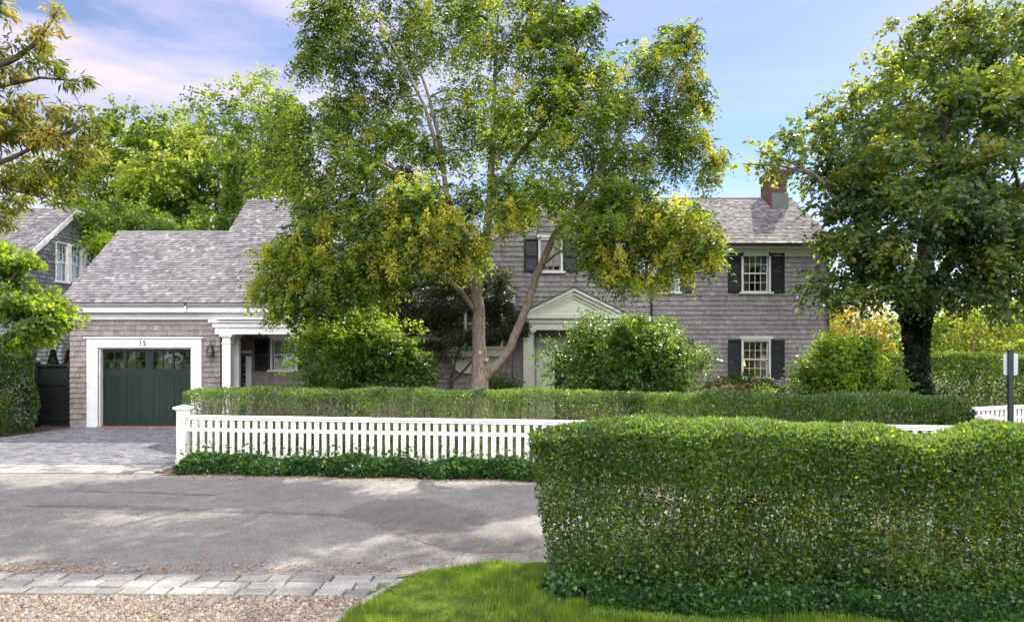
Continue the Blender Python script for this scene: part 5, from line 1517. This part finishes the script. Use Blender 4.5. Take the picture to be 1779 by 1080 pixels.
# left foreground: lance-leaved branches entering the frame
Y3 = 7.2
def lp(px, py, dy=0): return P(px, py, Y3 + dy)
tr = [
    [(Vector((-7.6, Y3, 0)), .16), (Vector((-7.55, Y3, 2.0)), .13), (Vector((-7.3, Y3, 3.4)), .11), (lp(-200, 250), .08), (lp(-60, 130), .05), (lp(30, 100), .03), (lp(75, 60), .015), (lp(105, 10), .006)],
    [(lp(-200, 250), .07), (lp(-60, 300, .3), .04), (lp(20, 275, .2), .025), (lp(90, 240, .1), .015), (lp(160, 210), .006)],
    [(lp(-100, 160, .2), .04), (lp(0, 150, .3), .025), (lp(70, 135, .3), .015), (lp(140, 142, .2), .006)],
    [(lp(-60, 300, .3), .03), (lp(20, 330, .5), .015), (lp(80, 345, .4), .006)],
    [(lp(-100, 160, -.3), .03), (lp(-20, 60, -.3), .02), (lp(5, -10, -.3), .01)],
]
pe = [(100, 20, 0, 14, 18, .5), (85, 60, 0, 22, 20, .8), (45, 80, .1, 30, 22, .8), (75, 115, 0, 35, 22, 1), (125, 138, .1, 28, 12, .6), (20, 120, .2, 30, 25, .8), (15, 175, .2, 35, 25, 1), (70, 190, .3, 45, 28, 1), (130, 205, .1, 35, 22, .7), (165, 200, 0, 18, 14, .3), (30, 230, .3, 45, 30, 1), (95, 240, .2, 45, 25, 1), (140, 260, .4, 28, 22, .5), (20, 290, .5, 40, 28, 1), (80, 290, .4, 45, 25, 1), (50, 330, .6, 45, 22, .9), (10, 350, .5, 30, 22, .8), (110, 325, .5, 30, 20, .5), (5, 5, -.3, 14, 20, .4), (0, 30, -.2, 12, 18, .3), (-40, 200, 0, 50, 60, 1), (-60, 100, 0, 50, 50, 1), (15, 380, .6, 30, 20, .5), (150, 235, .2, 26, 16, .5), (125, 290, .4, 30, 20, .6), (60, 225, .2, 45, 24, .8), (0, 250, .3, 40, 30, .8), (160, 265, .3, 20, 14, .4), (0, 320, .5, 40, 26, .8), (95, 345, .6, 26, 18, .5)]
blobs = [(P(a, b_, Y3 + dy), (rx * Y3 / F * 1.1, .28, ry * Y3 / F * 1.1), int(rx * ry * .27 * k_) + 50, 0 if rng.uniform() > .2 else 1) for a, b_, dy, rx, ry, k_ in pe]
def lance_fn(c, r, n, tone):
    p, o = clumpy(c, r, n, .2, 5, .45)
    ax = o * .5 + rng.normal(size=p.shape) * .45 + np.array([.3, 0, -.55])
    return leaf_quads(p, ax, .105, .24, .10), np.full(n, tone)
make_tree('lance_leaf_tree', 'near tree at top left with narrow drooping olive leaves', 'tree', (-7.6, Y3, 0), tr, blobs, M['barkdark'], [Lf['peach'], Lf['gold']], lance_fn, twigs=5, r_branch=.012, sides=7)

# bright green small tree at the left edge
Y4 = 14.5
br = [(15, 440, 0, 35, 30), (35, 465, .2, 30, 20), (15, 500, 0, 45, 36), (62, 520, .1, 36, 28), (98, 540, .4, 24, 18), (40, 560, 0, 50, 32), (90, 565, .3, 30, 24), (15, 600, 0, 40, 22), (70, 590, .2, 30, 18), (110, 555, .5, 18, 16), (-50, 500, 0, 60, 60)]
tr = [[(Vector((-11.6, Y4, 0)), .10), (Vector((-11.5, Y4, 1.6)), .08), (P(-20, 560, Y4), .06), (P(10, 500, Y4), .04), (P(50, 440, Y4), .02)], [(P(-20, 560, Y4), .05), (P(50, 550, Y4), .03), (P(105, 540, Y4 + .3), .012)]]
blobs = [(P(a, b_, Y4 + dy), (rx * Y4 / F * 1.1, .6, ry * Y4 / F * 1.1), int(rx * ry * .75), 0 if rng.uniform() > .2 else 1) for a, b_, dy, rx, ry in br]
make_tree('small_maple', 'bright lime-green small tree at the left edge above the hedge', 'tree', (-11.6, Y4, 0), tr, blobs, M['barkdark'], [Lf['lime'], Lf['shrub']], blob_leaf(.11, .8, 8, .45, .2, -.2), twigs=3, r_branch=.018, sides=6)

# background trees
def bg_tree(name, label, px_, Yb, crown, mats, L_, dens=1.0, trunk_r=.25, wr=.7, cat='tree', tones=(0,), lean=0, up=0.0, subr=.42, bark='barkdark'):
    xb = PX(px_, Yb); zb = PZ(crown[0][1], Yb); topc = min(crown, key=lambda c: c[1])
    zt = PZ(topc[1], Yb)
    tr = [[(Vector((xb, Yb, 0)), trunk_r), (Vector((xb + lean, Yb, zt * .35)), trunk_r * .75), (Vector((xb + lean, Yb, zt * .65)), trunk_r * .4), (P(topc[0], topc[1], Yb), trunk_r * .1)]]
    bl = []
    for (a, b_, rx, ry) in crown:
        s_ = Yb / F; dy = rng.uniform(-1, 1) * 1.5
        bl.append((P(a, b_, Yb + dy), (rx * s_ * 1.1, rx * s_, ry * s_ * 1.1), int(rx * ry * dens), tones[rng.integers(0, len(tones))]))
    return make_tree(name, label, cat, (xb, Yb, 0), tr, bl, M[bark], mats, twig_fn(L_, L_ * 4.2, 8, wr, .3), twigs=4, r_branch=trunk_r * .22, sides=8)
bg_tree('background_tree', 'broad yellow-green tree behind the garage roof', 285, 38,
        [(230, 215, 45, 28), (290, 225, 45, 28), (250, 260, 60, 35), (310, 270, 55, 35), (200, 250, 40, 30), (340, 300, 50, 35), (270, 310, 65, 38), (200, 310, 50, 35), (350, 350, 50, 35), (290, 360, 60, 35), (220, 360, 50, 30), (385, 380, 35, 28), (330, 400, 50, 25), (170, 280, 35, 28), (260, 400, 60, 25), (400, 330, 30, 30), (150, 340, 40, 35), (120, 300, 35, 30), (360, 260, 40, 30), (420, 300, 40, 30), (450, 330, 40, 25), (230, 340, 60, 35), (400, 270, 35, 28)],
        [Lf['maplebg'], Lf['darkbg']], .26, .7, .3, tones=(0, 0, 1))
bg_tree('background_tree', 'sparse tall tree rising behind the link roof, left of the raintree', 410, 34,
        [(400, 165, 28, 18), (350, 175, 22, 18), (460, 150, 30, 24), (495, 180, 28, 25), (380, 200, 32, 20), (430, 205, 35, 22), (350, 235, 28, 20), (475, 220, 35, 26), (410, 245, 40, 24), (450, 275, 40, 24), (500, 250, 30, 28), (470, 310, 45, 24), (430, 320, 35, 22), (510, 310, 35, 28)],
        [Lf['darkbg'], Lf['maplebg']], .20, .62, .2, tones=(0, 1), wr=.6)
bg_tree('background_tree', 'deep green leafy tree between neighbour house and garage roof', 200, 31,
        [(190, 385, 40, 22), (160, 400, 28, 25), (230, 400, 45, 20), (250, 375, 40, 18), (180, 420, 35, 18), (300, 395, 40, 16), (215, 375, 35, 18)],
        [Lf['darkbg'], Lf['lime']], .17, 1.2, .14, tones=(0, 0, 1))
# conifer
xc, Yc_ = PX(402, 33), 33
T = thing('conifer', 'dark pointed conifer rising behind the step in the roof', 'conifer', (xc, Yc_, 0))
n = 15000; z = rng.uniform(.12, 1, n); a = rng.uniform(0, 2 * pi, n); lay = 1 + .22 * np.sin(z * 60)
rad = 2.1 * (1 - z) * lay * rng.uniform(.5, 1, n) + .05
p = np.stack([xc + np.cos(a) * rad, Yc_ + np.sin(a) * rad, z * 11.2 - rad * .25], 1)
quad_mesh('foliage', leaf_quads(p, np.stack([np.cos(a), np.sin(a), -.3 + 0 * a], 1) + rng.normal(size=(n, 3)) * .3, .22, .35), Lf['darkbg'], None, T)
q_ = MB(); q_.tube([(xc, Yc_, 0), (xc, Yc_, 11.1)], [.18, .02], 8); q_.build('trunk', M['barkdark'], T)
bg_tree('background_tree', 'golden tree with curving bare limbs beyond the right corner of the house', 1500, 31,
        [(1480, 530, 40, 22), (1530, 540, 40, 22), (1460, 560, 35, 25), (1510, 580, 50, 25), (1560, 580, 35, 25), (1470, 600, 40, 22), (1545, 620, 40, 20)], [Lf['gold'], Lf['maplebg']], .16, .55, .16, tones=(0, 0, 1), bark='stem')
bg_tree('background_tree', 'pale olive tree above the tall hedge at the right edge', 1690, 29,
        [(1660, 540, 50, 25), (1720, 535, 55, 25), (1770, 560, 50, 30), (1640, 580, 40, 28), (1700, 585, 60, 28), (1760, 610, 50, 25), (1650, 620, 50, 22), (1820, 560, 50, 40)], [Lf['maplebg'], Lf['gold']], .16, .75, .16, tones=(0, 1, 0), bark='stem')
V = []
for i in range(26):
    X_ = -34 + i * 2.9 + rng.normal() * .8; Y_ = -15 + rng.normal() * 2; h_ = rng.uniform(5.0, 8.5)
    p, o = clumpy((X_, Y_, h_ * .52), (2.4, 2.0, h_ * .52), 1500, .3, 12, .4); V.append(leaf_quads(p, o + rng.normal(size=p.shape) * .5, .38, .7))
quad_mesh('roadside_woods', np.concatenate(V), Lf['darkbg'], None, None, 4, kind='stuff', label='belt of trees on the near side of the street', category='woods')
# far tree line that closes the view at the horizon
V = []
for i in range(70):
    X_ = -75 + i * 2.3 + rng.normal() * .8; Y_ = 62 + rng.normal() * 4; h_ = rng.uniform(4.5, 7.5) if X_ > -12 else rng.uniform(6, 10)
    p, o = clumpy((X_, Y_, h_ * .5), (2.6, 2.2, h_ * .55), 900, .4, 10, .4); V.append(leaf_quads(p, o + rng.normal(size=p.shape) * .5, .45, .7))
quad_mesh('far_woods', np.concatenate(V), Lf['darkbg'], None, None, 4, kind='stuff', label='distant belt of green trees closing the horizon', category='woods')
